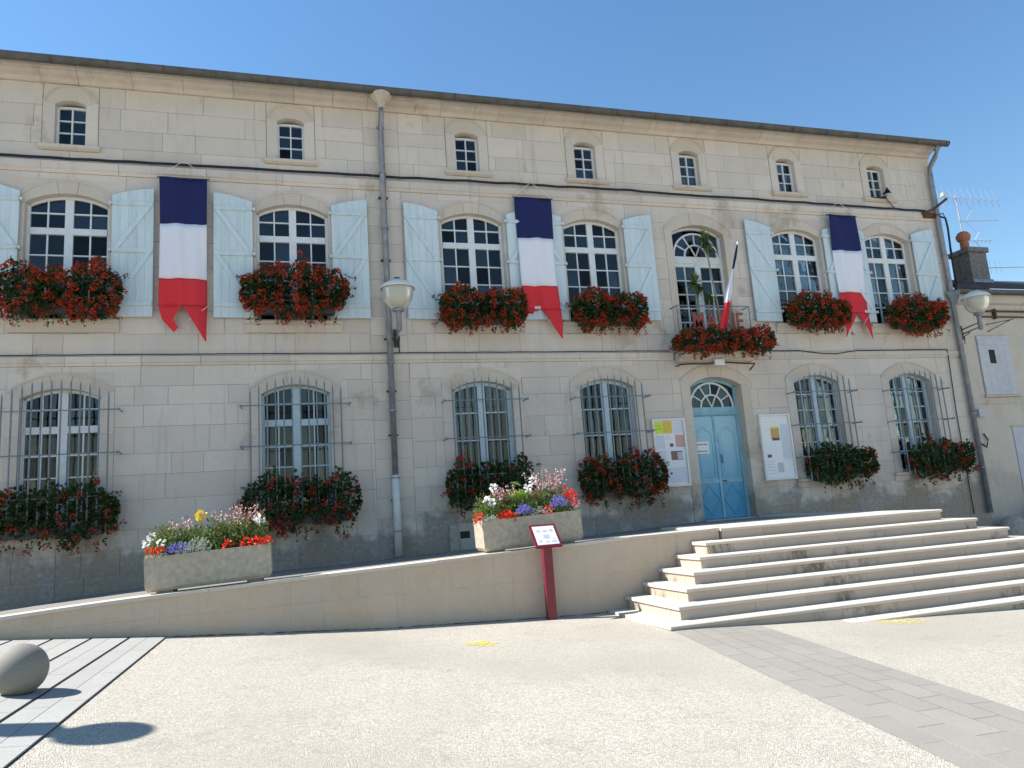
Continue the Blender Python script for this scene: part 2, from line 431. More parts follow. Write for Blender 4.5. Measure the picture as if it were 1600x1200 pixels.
rwall = empty('ramp_wall', (1.2, YW, .2)); tag(rwall, 'beige stone retaining wall of the ramp, rising from the left to the steps', 'wall')
x = -6.0; rs = random.Random(5)
while x < 6.3:
    x2 = min(x+rs.uniform(1.1, 1.6), 6.4)
    if 6.4-x2 < .4: x2 = 6.4
    xs = lin(x+.0007, x2-.0007, 4)
    zt = [zw(q)-.045 for q in xs]; zb = [gh(q, YW)-.3 for q in xs]
    zm = [max(bz+.32, min(tz-.02, .62)) for tz, bz in zip(zt, zb)]
    f = 0
    rel(MB().strip(xs, zb, [q-.0006 for q in zm], YW+f, YW+.3), rwall).build('wall_stone', 'rampwall', rwall)
    if min(t-mm for t, mm in zip(zt, zm)) > .015:
        f = 0
        rel(MB().strip(xs, [q+.0006 for q in zm], zt, YW+f, YW+.3), rwall).build('wall_stone', 'rampwall', rwall)
    x = x2
x = -6.0
while x < 6.3:
    x2 = min(x+rs.uniform(.9, 1.5), 6.4); xs = lin(x+.002, x2-.002, 4); f = rs.uniform(-.006, .004)
    rel(MB().strip(xs, [zw(q)-.043 for q in xs], [zw(q)+rs.uniform(-.002, .003) for q in xs], YW-.018+f, -4.2), rwall).build('coping_stone', 'tread', rwall); x = x2

b = MB(); r_ = random.Random(77)
for k in range(420):
    x = -5.8+10.2*r_.random(); y = YW-.004-abs(r_.gauss(0, .018)); s_ = r_.uniform(.008, .03)
    b.poly([(x+s_*1.8*math.cos(6.28*i/6)*r_.uniform(.6, 1.2), min(YW-.001, y+s_*.55*math.sin(6.28*i/6)), gh(x, y)+.006+.004*k/420) for i in range(6)])
o = b.build('soil_line', 'soil'); o['kind'] = 'stuff'; o['label'] = 'dark soil and moss along the foot of the ramp wall'
# ---------------------------------------------------------------- steps
steps = empty('stone_steps', (8.4, -5.6, .1)); tag(steps, 'wide pale stone steps with dark mossy risers, up to the blue door', 'steps')
rs = random.Random(11)
N = 7
for i in range(0, 8):
    z = 1.14-.174*i; y = -4.70-.295*i; xl = 6.17-.295*i; xr = 10.78+.31*i
    if i == 0: xl, y = 6.402, -4.60
    T = .345; th = .048; inset = .024
    zb = z-.176 if i < 7 else z-.3
    # front treads
    x = xl
    while x < xr-.01:
        x2 = x+rs.uniform(1.0, 1.7)
        if xr-x2 < .5: x2 = xr
        dz = rs.uniform(-.0015, .0015); yb = y+T if i else -2.6
        yq = y+rs.uniform(-.004, .004); zq = z+dz
        bm = MB().profile_x([(yb, z-th), (yb, zq), (yq+.03, zq), (yq+.012, zq-.004), (yq+.002, zq-.013), (yq, zq-.026), (yq+.004, z-th+.004), (yq+.01, z-th)], x+.002, x2-.002); rel(bm, steps).build('tread_stone', 'tread', steps); x = x2
    x = xl+inset
    while x < xr-inset-.01:
        x2 = x+rs.uniform(.7, 1.3)
        if xr-inset-x2 < .4: x2 = xr-inset
        bm = MB().box(x+.002, x2-.002, y+inset+rs.uniform(0, .003), y+.29, zb-.01, z-th-.001); rel(bm, steps).build('riser_stone', 'riser', steps); x = x2
    if i:
        # side returns: left up to the ramp wall, right back to the facade
        bm = MB().box(xl, xl+T, y+T+.003, YW-.021, z-th, z); rel(bm, steps).build('tread_stone', 'tread', steps)
        bm = MB().box(xl+inset, xl+.3, y+.293, YW-.024, zb-.01, z-th-.001); rel(bm, steps).build('riser_stone', 'riser', steps)
    yy = y+T+.003 if i else -2.597
    while yy < -.2:
        y2 = min(yy+1.4, -.06)
        x0 = xr-T if i else 10.2
        bm = MB().box(x0, xr, yy, y2-.004, z-th, z); rel(bm, steps).build('tread_stone', 'tread', steps)
        bm = MB().box(xr-.3, xr-inset, max(yy, y+.293), y2-.004, zb-.01, z-th-.001); rel(bm, steps).build('riser_stone', 'riser', steps)
        yy = y2

# ---------------------------------------------------------------- town hall
XL, XR = -10.0, 17.08
TH = empty('town_hall', (6.0, 0, .8)); tag(TH, 'long three-storey pale limestone town hall with blue shutters and grilled windows', 'building')
OFF = Vector(TH.location)
def th(bm, name, mat, parent=None, smooth=False, kind=None):
    rel(bm, TH); return bm.build(name, mat, parent or TH, smooth, kind=kind)
CX = [-4.0, .1, 3.9, 6.76, 9.53, 12.34, 15.18]
Z_S1, Z_S1T, Z_S2, Z_S2T, Z_C = 4.81, 5.0, 8.6, 8.84, 10.45
openings = []     # (x0,x1,z0,z1) through the wall
reserved = []     # surround rectangles the ashlar is cut round
for i, cx in enumerate(CX):
    openings.append((cx-.27, cx+.27, 9.17, 10.10)); reserved.append((cx-.49, cx+.49, 9.06, 10.449))
    if i == 4:
        openings.append((cx-.71, cx+.71, 4.95, 8.17)); reserved.append((cx-.90, cx+.90, 5.0, 8.47))
        openings.append((cx-.68, cx+.68, .9, 4.40)); reserved.append((cx-.92, cx+.92, .5, 4.70))
    else:
        openings.append((cx-.71, cx+.71, 5.70, 8.19)); reserved.append((cx-.875, cx+.875, 5.45, 8.47))
        openings.append((cx-.655, cx+.655, 1.92, 4.40)); reserved.append((cx-.875, cx+.875, 1.70, 4.69))
QUO = [(1.60, 2.36), (16.42, XR)]
# backing wall with the openings cut out, sides, back, floors and roof
bm = MB()
xs = sorted(set([XL, XR]+[v for o_ in openings for v in o_[:2]])); zs = sorted(set([-.3, 10.6]+[v for o_ in openings for v in o_[2:]]))
for a, c in zip(xs, xs[1:]):
    for d, e in zip(zs, zs[1:]):
        mx_, mz_ = (a+c)/2, (d+e)/2
        if any(o_[0] < mx_ < o_[1] and o_[2] < mz_ < o_[3] for o_ in openings): continue
        bm.poly([(a, .012, d), (c, .012, d), (c, .012, e), (a, .012, e)])
bm.poly([(XL, .012, -.3), (XL, 9, -.3), (XL, 9, 10.6), (XL, .012, 10.6)])
bm.poly([(XL, 9, -.3), (XL, 9, 10.6), (XR, 9, 10.6), (XR, 9, -.3)])
th(bm, 'wall_core', 'mortar')
bm = MB().poly([(XR-.004, .05, -.8), (XR-.004, 9, -.8), (XR-.004, 9, 10.6), (XR-.004, .05, 10.6)]); th(bm, 'side_wall', 'render')
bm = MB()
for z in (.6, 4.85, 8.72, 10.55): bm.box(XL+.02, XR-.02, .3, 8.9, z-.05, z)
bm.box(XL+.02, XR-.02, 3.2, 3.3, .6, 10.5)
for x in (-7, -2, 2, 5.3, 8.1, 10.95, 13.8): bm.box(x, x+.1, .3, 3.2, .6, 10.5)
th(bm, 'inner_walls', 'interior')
bm = MB()
bm.v += [(XL-.2,-.42,10.70),(XR+.25,-.42,10.70),(XR+.25,4.5,13.3),(XL-.2,4.5,13.3),(XR+.25,9.4,10.70),(XL-.2,9.4,10.70)]
bm.f += [(0,1,2,3),(3,2,4,5),(0,3,5),(1,4,2),(0,5,4,1)]
th(bm, 'roof', 'tilesroof')

# ashlar: every stone cut round the surrounds
rs = random.Random(21)
stones = []
def cut(x0, x1, z0, z1, obs):
    """split a stone by the obstacles, return groups of cells"""
    ob = [o_ for o_ in obs if o_[0] < x1-1e-6 and o_[1] > x0+1e-6 and o_[2] < z1-1e-6 and o_[3] > z0+1e-6]
    bx_ = sorted(set([x0, x1]+[v for o_ in ob for v in o_[:2] if x0 < v < x1]))
    cells = []
    for a, c in zip(bx_, bx_[1:]):
        mid = (a+c)/2; iv = [(z0, z1)]
        for o_ in ob:
            if o_[0] < mid < o_[1]:
                nv = []
                for p, q in iv:
                    if o_[2] > p: nv.append((p, min(q, o_[2])))
                    if o_[3] < q: nv.append((max(p, o_[3]), q))
                iv = [(p, q) for p, q in nv if q-p > .02]
        for p, q in iv: cells.append([a, c, p, q])
    groups = []
    for cell in cells:
        hit = [g for g in groups if any(abs(h[1]-cell[0]) < 1e-6 and h[2] < cell[3]-.02 and h[3] > cell[2]+.02 for h in g)]
        if hit: hit[0].append(cell)
        else: groups.append([cell])
    return groups
G_ = .003
def add_stones(zlist, XA, XB, obs, wmin, wmax):
    edges = [XA]+[c for c in CX if XA < c < XB]+[XB]
    for xa, xb in zip(edges, edges[1:]):
        zj = [zlist[0]]+[z+rs.uniform(-.07, .07) for z in zlist[1:-1]]+[zlist[-1]]
        course_rows(zj, xa, xb, obs, wmin, wmax)
def course_rows(zlist, xa, xb, obs, wmin, wmax):
    for z0, z1 in zip(zlist, zlist[1:]):
        x = xa-rs.uniform(0, wmax*.5)
        while x < xb:
            x2 = x+rs.uniform(wmin, wmax)
            if xb-x2 < wmin*.5: x2 = xb
            s0, s1 = max(x, xa), min(x2, xb)
            if s1-s0 > .05:
                for g in cut(s0, s1, z0, z1, obs):
                    if sum((c[1]-c[0])*(c[3]-c[2]) for c in g) < .012: continue
                    stones.append(g)
            x = x2
base_obs = reserved+[(a, c, -5, 20) for a, c in QUO]
add_stones([-.3, .42, .95, 1.38, 1.80, 2.24, 2.70, 3.14, 3.60, 4.06, 4.44, Z_S1], XL, XR, base_obs, .55, 1.7)
add_stones([Z_S1T, 5.45, 5.86, 6.32, 6.78, 7.24, 7.70, 8.16, Z_S2], XL, XR, base_obs, .55, 1.7)
add_stones([Z_S2T, 9.20, 9.62, 10.04, Z_C], XL, XR, base_obs, .55, 1.7)
for qi, (a, c) in enumerate(QUO):
    for zz0, zz1 in ((-.3, Z_S1), (Z_S1T, Z_S2), (Z_S2T, Z_C)):
        n = max(1, round((zz1-zz0)/.40)); zz = lin(zz0, zz1, n+1)
        for j in range(n):
            if qi == 0:
                s_ = a+(.30 if j % 2 else .42); stones.append([[a, s_, zz[j], zz[j+1]]]); stones.append([[s_, c, zz[j], zz[j+1]]])
            else:
                s_ = a+(.0 if j % 2 else .20)
                if s_ > a: stones.append([[a, s_, zz[j], zz[j+1]]])
                stones.append([[s_, c, zz[j], zz[j+1]]])
def stone_mesh(bm, g):
    y0 = -rs.uniform(0, .005)
    for a, c, p, q in g:
        la = any(abs(h[1]-a) < 1e-6 and h is not None for h in g); lc = any(abs(h[0]-c) < 1e-6 for h in g)
        bm.box(a+(0 if la else G_), c-(0 if lc else G_), y0, .05, p+G_, q-G_)
def view_size(g):
    a = sum((c[1]-c[0])*(c[3]-c[2]) for c in g); cx = sum(c[0] for c in g)/len(g); cz = sum(c[2] for c in g)/len(g)
    if cx < -5.6 or cz < .45: return 0
    return a/(225+cx*cx)
stones.sort(key=view_size, reverse=True)
for g in stones[:300]:
    bm = MB(); stone_mesh(bm, g); th(bm, 'stone', 'stone')
bm = MB()
for g in stones[300:]: stone_mesh(bm, g)
th(bm, 'small_stones', 'stone', kind='stuff')

# bands and cornice, stone by stone
def band(name, prof, mat, xa, xb, wmin, wmax, gaps=()):
    x = xa
    while x < xb-.01:
        x2 = x+rs.uniform(wmin, wmax)
        for ga, gb in gaps:
            if x < ga < x2: x2 = ga
            if ga-.01 <= x < gb-.01: x = gb; x2 = x+rs.uniform(wmin, wmax)
        if xb-x2 < wmin*.4: x2 = xb
        j = rs.uniform(-.004, .004)
        th(MB().profile_x([(y+(j if y < -.01 else 0), z) for y, z in prof], x+.003, x2-.003), name, mat); x = x2
band('string_course_stone', [(.05,4.812),(-.018,4.812),(-.028,4.835),(-.028,4.86),(-.05,4.875),(-.055,4.985),(.05,5.0)], 'stone', XL, XR, .9, 1.7, [(8.50, 10.56)])
band('string_course_stone', [(.05,8.603),(-.02,8.603),(-.032,8.63),(-.032,8.66),(-.06,8.68),(-.066,8.82),(.05,8.838)], 'stone', XL, XR, .9, 1.7)
band('cornice_stone', [(.05,10.452),(-.05,10.452),(-.065,10.50),(-.10,10.53),(-.20,10.56),(-.25,10.60),(-.255,10.625),(-.31,10.635),(-.33,10.70),(.05,10.70)], 'cornice', XL, XR, .55, 1.25)

# window surrounds
def surround(bm_parent, cx, w_, z0, zs_, rise, ow, oz, orise, depth=.27, nv=3, mat='trim', sill=True, sillw=None, keypts=12, jamb=None):
    """jambs, arch stones, spandrel stones and sill; opening w_ wide, springing zs_, outer frame ow wide to oz+orise"""
    hi = arc(w_, rise); ho = arc(ow, orise); crown = zs_+rise; ocrown = oz+orise
    fy = -.016
    for s_ in (-1, 1):
        zz = [z0]+sorted(rs.uniform(.3, .7) for _ in range(1))*0
        n = 1 if zs_-z0 < 1.2 else 3; cuts = lin(z0, oz, n+1)
        for j in range(n):
            a, c = (cx+s_*w_/2, cx+s_*ow/2); a, c = min(a, c), max(a, c)
            za, zb = cuts[j]+.002, cuts[j+1]-.002
            if j == n-1:
                # top jamb stone stops at the springing on the opening side
                xs = [a, c]; hi_ = [zs_-.002 if s_ > 0 else oz-.002, oz-.002 if s_ > 0 else zs_-.002]
                th(MB().strip(xs, [za, za], hi_, fy, depth), 'jamb_stone', jamb or mat)
            else: th(MB().box(a, c, fy, depth, za, zb), 'jamb_stone', jamb or mat)
    # voussoirs between intrados and extrados
    ts = lin(-1, 1, nv+1)
    if nv == 3: ts = [-1, -.22, .22, 1]
    for j in range(nv):
        tt = lin(ts[j]+(.004 if j else 0), ts[j+1]-(.004 if j < nv-1 else 0), keypts)
        A = [(cx+t*w_/2, crown+hi(t*w_/2)) for t in tt]; B = [(cx+t*ow/2, ocrown+ho(t*ow/2)) for t in tt]
        th(MB().quadstrip(A, B, fy-(.004 if j == 1 else 0), depth), 'arch_stone', mat)
    # spandrels flush with the ashlar
    top = ocrown+.012
    for s_ in (-1, 1):
        tt = lin(0, 1, 10); xs = [cx+s_*t*ow/2 for t in tt]; lo = [ocrown+ho(t*ow/2)+.004 for t in tt]
        if s_ < 0: xs.reverse(); lo.reverse()
        th(MB().strip(xs, lo, [max(top, l+.002) for l in lo], -.002, .05), 'spandrel_stone', 'stone')
    # raised fillet round the arch
    tt = lin(-1, 1, 20)
    A = [(cx+t*(ow/2-.03), ocrown-.03+arc(ow-.06, orise-.005)(t*(ow/2-.03))) for t in tt]; B = [(cx+t*(ow/2+.004), ocrown+.004+ho(min(1, abs(t))*ow/2)) for t in tt]
    th(MB().quadstrip(A, B, fy-.014, 0), 'arch_fillet', mat)
    if sill:
        sw = sillw or ow/2+.06
        th(MB().profile_x([(depth, z0-.004), (-.09, z0-.012), (-.09, z0-.075), (-.045, z0-.10), (-.03, sill+.002), (depth, sill+.002)], cx-sw, cx+sw), 'window_sill', mat)

# casements -------------------------------------------------------------
def window(name, kind, cx, w_, z0, zs_, rise, y=.19, cols=(2, 2), rows_low=4, rows_top=2, ztr=None, paint='white', extra=None, fw=.056, mul=.05, bt=.0135):
    """window part > frame, muntin bars and each pane; sits in the reveal"""
    root = empty(name, (cx-OFF.x, y-OFF.y, z0-OFF.z), TH)
    crown = zs_+rise-z0; a_ = arc(w_, rise) if rise else (lambda x: 0.)
    top = lambda x: crown+a_(x)
    half = w_/2
    def frame(b_):
        b_.box(-half, -half+fw, -.03, .04, 0, top(half-.01)); b_.box(half-fw, half, -.03, .04, 0, top(half-.01))
        xs = lin(-half+fw, half-fw, 15); b_.strip(xs, [top(x)-fw*.9 for x in xs], [top(x)+.01 for x in xs], -.028, .038)
        b_.box(-half+fw, half-fw, -.03, .04, 0, .07)
        b_.box(-mul-.01, mul+.01, -.045, .03, .07, top(0)-fw*.9)
        if ztr: b_.box(-half+fw, half-fw, -.05, .035, ztr-.065-z0, ztr+.065-z0)
    cached((kind, paint, 'frame'), frame, paint, 'frame', root)
    zsplit = [( .07, (ztr-.065-z0) if ztr else None, rows_low)]
    if ztr: zsplit.append((ztr+.065-z0, None, rows_top))
    panes = []; bars = []
    for side in (-1, 1):
        xa, xb = (-half+fw, -mul-.01) if side < 0 else (mul+.01, half-fw)
        n = cols[0]; xsplit = lin(xa, xb, n+1)
        for z_a, z_b, rows in zsplit:
            ztop = z_b if z_b is not None else crown-fw*.9
            zz = lin(z_a, ztop, rows+1)
            for r in range(rows):
                for c in range(n):
                    p0, p1 = xsplit[c]+(.014 if c else 0), xsplit[c+1]-(.014 if c < n-1 else 0)
                    panes.append((p0, p1, zz[r]+(.014 if r else 0), zz[r+1]-(.014 if r < rows-1 else 0), z_b is None and r == rows-1))
                if r: bars.append(('h', xa, xb, zz[r]))
            for c in range(1, n): bars.append(('v', xsplit[c], z_a, ztop if z_b is not None else None))
    for i_, q in enumerate(bars):
        def mk_bar(b_):
            if q[0] == 'h': b_.box(q[1], q[2], -.024, .02, q[3]-bt, q[3]+bt)
            else: b_.box(q[1]-bt, q[1]+bt, -.027, .022, q[2], q[3] if q[3] is not None else top(q[1])-fw*.8)
        cached((kind, paint, 'bar', i_), mk_bar, paint, 'glazing_bar', root)
    for i_, (p0, p1, za, zb, arched) in enumerate(panes):
        def mk(b_):
            if arched and rise:
                xs = lin(p0-.005, p1+.005, 5); b_.strip(xs, [za-.005]*5, [max(za+.01, top(x)-fw*.7) for x in xs], 0, .004)
            else: b_.box(p0-.005, p1+.005, 0, .004, za-.005, zb+.005)
        cached((kind, 'pane', i_), mk, 'glass', 'pane', root)
    if extra: extra(root)
    return root
def curtain(x0, x1, z0, z1, amp=.025, waves=9):
    def add(root):
        b_ = MB(); n = 60; a = len(b_.v)
        for i in range(n+1):
            x = x0+(x1-x0)*i/n; y = .10+amp*math.sin(i/n*waves*6.28)+.01*math.sin(i*1.7)
            b_.v += [(x, y, z0), (x, y, z1)]
        for i in range(n): b_.f.append((2*i, 2*i+2, 2*i+3, 2*i+1))
        b_.build('curtain', 'curtain', root, True)
    return add
def both(*fs): return lambda root: [f(root) for f in fs]

for i, cx in enumerate(CX):
    # attic light
    surround(TH, cx, .54, 9.17, 10.03, .085, .96, 10.10, .335, .24, 1, sill=9.06, sillw=.53, jamb='stone')
    window('attic_window', 'attic', cx, .54, 9.17, 10.03, .012, .15, (1, 1), 3, 2, None, 'white', fw=.042, mul=.003, bt=.012)
    if i == 4: continue
    surround(TH, cx, 1.42, 5.70, 7.98, .20, 1.75, 8.05, .41, .27, 3, sill=5.45, jamb='stone')
    window('first_floor_window', 'first', cx, 1.42, 5.70, 7.98, .20, .17, (2, 2), 4, 2, 7.47, 'white', mul=.062)
    surround(TH, cx, 1.31, 1.92, 4.22, .18, 1.75, 4.34, .34, .29, 3, sill=1.70, jamb='stone')
    if i < 2:
        window('ground_window', 'g12', cx, 1.31, 1.92, 4.22, .18, .19, (2, 2), 4, 2, 3.66, 'bluewhite' if i else 'white', mul=.07, extra=
               both(curtain(-.58, -.30, .05, 1.70), curtain(-.22, -.05, .05, 1.70), curtain(.08, .30, .05, 1.7), curtain(.38, .60, .05, 1.7)) if i else curtain(-.6, .6, .05, 1.62, .03, 14))
    elif i < 4:
        window('ground_window', 'g34', cx, 1.31, 1.92, 4.22, .18, .19, (1, 1), 4, 2, None, 'bluewhite', mul=.07, fw=.08, extra=
               curtain(-.6, .6, .03, 2.42, .012, 7) if i == 2 else both(*[curtain(-.60+.21*q, -.49+.21*q, .03, 2.4, .02, 2) for q in range(6)]))
    else:
        window('ground_window', 'g56', cx, 1.31, 1.92, 4.22, .18, .19, (2, 2), 6, 2, None, 'bluewhite', mul=.06, extra=both(curtain(-.6, -.36, .03, 2.35), curtain(-.2, .1, .03, 2.35, .03, 4)))

# shutters --------------------------------------------------------------
def shutter(cx, side, y=-.062, tilt=0.):
    root = empty('shutter', (cx+side*.775-OFF.x, y-OFF.y, 5.74-OFF.z), TH); root.rotation_euler = (0, 0, tilt)
    Wd = .735; topf = lambda u: 2.43+.155*math.sin(min(1, u/Wd)*math.pi/2)
    n = 5
    for k in range(n):
        def mk(b_, k=k):
            u = lin(Wd*k/n+.0012, Wd*(k+1)/n-.0012, 3); xs = [side*q for q in u]; hi = [topf(q)+rs.uniform(-.004, .004) for q in u]
            if side < 0: xs.reverse(); hi.reverse()
            b_.strip(xs, [0]*3, hi, -.012-.0006*(k % 2), .016)
        cached(('shutter_board', side, k), mk, 'shutter', 'board', root)
    for j, (za, zb) in enumerate(((.215, .295), (1.27, 1.35), (2.22, 2.30))):
        cached(('batten', side, j), lambda b_: b_.box(min(side*.015, side*(Wd-.015)), max(side*.015, side*(Wd-.015)), -.040, -.0145, za, zb), 'shutter', 'batten', root)
    for j, (za, zb) in enumerate(((.297, 1.268), (1.352, 2.218))):
        def mk(b_):
            A = [(side*.03, za), (side*(Wd-.13), zb)]; B = [(side*.13, za), (side*(Wd-.03), zb)]
            if side < 0: A, B = B, A
            b_.quadstrip(B, A, -.037, -.0145) if False else b_.quadstrip(A[::1], B[::1], -.037, -.0145)
        cached(('brace', side, j), mk, 'shutter', 'brace', root)
    for j, z in enumerate((.255, 1.31, 2.26)):
        cached(('hinge', side), lambda b_: (b_.box(min(side*-.03, side*.42), max(side*-.03, side*.42), -.047, -.0405, -.014, .014), b_.box(-.02-side*.03, .02-side*.03, -.05, .03, -.03, .03)), 'shutter', 'hinge', root, (0, 0, z))
    return root
rs2 = random.Random(8)
for i, cx in enumerate(CX):
    if i == 4: continue
    for side in (-1, 1): shutter(cx, side, -.075, side*-rs2.uniform(.0, .03))

# iron grilles on the ground floor --------------------------------------
def grille(cx, nb=10, hw=.80):
    root = empty('window_grille', (cx-OFF.x, -.29-OFF.y, 1.95-OFF.z), TH); a_ = arc(1.75, .26)
    for k in range(nb):
        x = -hw+2*hw*k/(nb-1); zt = (2.58 if nb > 11 else 2.50)+a_(x)
        cached(('bar', nb, k), lambda b_: b_.tube([(x, 0, -.12), (x, 0, zt-.10), (x, 0, zt)], [.0155, .0155, .002], 6), 'iron', 'bar', root)
    for j, z in enumerate((.46, 1.22, 2.00)):
        cached(('rail', hw), lambda b_: (b_.tube([(-hw-.17, .29, 0), (-hw-.17, -.022, 0), (hw+.17, -.022, 0), (hw+.17, .29, 0)], .0125, 6), b_.box(-hw-.195, -hw-.145, -.04, .0, -.022, .022), b_.box(hw+.145, hw+.195, -.04, .0, -.022, .022)), 'iron', 'rail', root, (0, 0, z))
for i, cx in enumerate(CX):
    if i != 4: grille(cx, 12 if i < 2 else 10, .84 if i < 2 else .72)

# balcony window and door ------------------------------------------------
def ring_sector(b_, r_in, r_out, t0, t1, y0, y1, cz=0., sq=1., n=8):
    A = [(-r_in*math.cos(t), cz+sq*r_in*math.sin(t)) for t in lin(t0, t1, n)]; B = [(-r_out*math.cos(t), cz+sq*r_out*math.sin(t)) for t in lin(t0, t1, n)]
    b_.quadstrip(A, B, y0, y1)
def fanlight(root, R_, cz, sq, paint, half, topfn, zbot):
    """semicircular fan: outer ring, inner ring, spokes, sector panes, corner panels"""
    b_ = MB(); ring_sector(b_, R_-.032, R_+.012, 0, math.pi, -.03, .02, cz, sq, 24); ring_sector(b_, R_*.5-.018, R_*.5+.018, 0, math.pi, -.028, .018, cz, sq, 18)
    for k in range(1, 6):
        t = math.pi*k/6; d = Vector((-math.cos(t), sq*math.sin(t))); nrm = Vector((-d.y, d.x)).normalized()*.014
        p, q = d*R_*.5, d*R_
        b_.quadstrip([(p.x-nrm.x, cz+p.y-nrm.y), (q.x-nrm.x, cz+q.y-nrm.y)], [(p.x+nrm.x, cz+p.y+nrm.y), (q.x+nrm.x, cz+q.y+nrm.y)], -.025, .015)
    for t in (math.pi*.36, math.pi*.64):
        d = Vector((-math.cos(t), sq*math.sin(t))); nrm = Vector((-d.y, d.x)).normalized()*.013; q = d*R_*.5
        b_.quadstrip([(-nrm.x, cz-nrm.y), (q.x-nrm.x, cz+q.y-nrm.y)], [(nrm.x, cz+nrm.y), (q.x+nrm.x, cz+q.y+nrm.y)], -.024, .014)
    b_.build('fanlight_bars', 'white', root)
    for k in range(6):
        m_ = MB(); ring_sector(m_, R_*.5, R_-.01, math.pi*k/6, math.pi*(k+1)/6, 0, .004, cz, sq, 6); m_.build('pane', 'glass', root)
    for t0, t1 in ((0, .36), (.36, .64), (.64, 1)):
        m_ = MB(); ring_sector(m_, .004, R_*.5, math.pi*t0, math.pi*t1, 0, .004, cz, sq, 6); m_.build('pane', 'glass', root)
    for s_ in (-1, 1):                                    # corner panes between fan and arched head
        xs = lin(s_*R_*.45, s_*half, 9); lo = [cz+sq*math.sqrt(max(0, R_*R_-x*x)) for x in xs]; hi = [max(l+.004, topfn(x)) for x, l in zip(xs, lo)]
        if s_ < 0: xs.reverse(); lo.reverse(); hi.reverse()
        MB().strip(xs, lo, hi, .001, .005).build('pane', 'glass', root)
DX = CX[4]
# french window
surround(TH, DX, 1.42, 4.97, 7.95, .21, 1.80, 8.05, .41, .30, 3, sill=False)
fr = empty('french_window', (DX-OFF.x, .20-OFF.y, 4.97-OFF.z), TH)
a_ = arc(1.42, .21); topf = lambda x: 3.19+a_(x)
b = MB(); H_ = .71
b.box(-H_, -H_+.07, -.03, .04, 0, topf(H_)); b.box(H_-.07, H_, -.03, .04, 0, topf(H_)); xs = lin(-H_+.07, H_-.07, 15)
b.strip(xs, [topf(x)-.05 for x in xs], [topf(x)+.01 for x in xs], -.03, .04); b.box(-H_+.07, H_-.07, -.05, .04, 2.27, 2.44)
b.box(-.07, .07, -.045, .03, 0, 2.27); b.box(-H_+.07, H_-.07, -.03, .035, 0, .45); b.box(-H_+.07, H_-.07, -.03, .035, 2.18, 2.27)
for s_ in (-1, 1):
    b.box(s_*.355-.015, s_*.355+.015, -.027, .02, .45, 2.18)
    for k in range(1, 5): z = .45+1.73*k/5; b.box(min(s_*.07, s_*.64), max(s_*.07, s_*.64), -.025, .018, z-.015, z+.015)
b.build('frame', 'white', fr)
for s_ in (-1, 1):
    for c in range(2):
        for k in range(5):
            xa = s_*(.07 if c == 0 else .37); xb = s_*(.34 if c == 0 else .64); xa, xb = min(xa, xb), max(xa, xb)
            cached(('frp', s_, c, k), lambda b_: b_.box(xa-.004, xb+.004, 0, .004, .46+1.73*k/5, .435+1.73*(k+1)/5), 'glass', 'pane', fr)
fanlight(fr, .61, 2.45, .98, 'white', .64, lambda x: topf(x)-.05, 2.45)
# blue door
surround(TH, DX, 1.36, 1.10, 4.20, .20, 1.84, 4.34, .35, .34, 3, sill=False)
dr = empty('entrance_door', (DX-OFF.x, .27-OFF.y, 1.12-OFF.z), TH); a2 = arc(1.36, .20); top2 = lambda x: 3.28+a2(x)
b = MB(); H_ = .68
b.box(-H_, -H_+.07, -.03, .05, 0, top2(H_)); b.box(H_-.07, H_, -.03, .05, 0, top2(H_)); xs = lin(-H_+.07, H_-.07, 15)
b.strip(xs, [top2(x)-.07 for x in xs], [top2(x)+.01 for x in xs], -.03, .05); b.box(-H_+.07, H_-.07, -.03, .05, 2.45, 2.60)
b.profile_x([(.05, 2.40), (-.05, 2.40), (-.08, 2.43), (-.08, 2.455), (.05, 2.455)], -H_+.01, H_-.01)
b.build('door_frame', 'doorframe', dr)
fanlight(dr, .58, 2.60, 1.02, 'white', .61, lambda x: top2(x)-.07, 2.6)
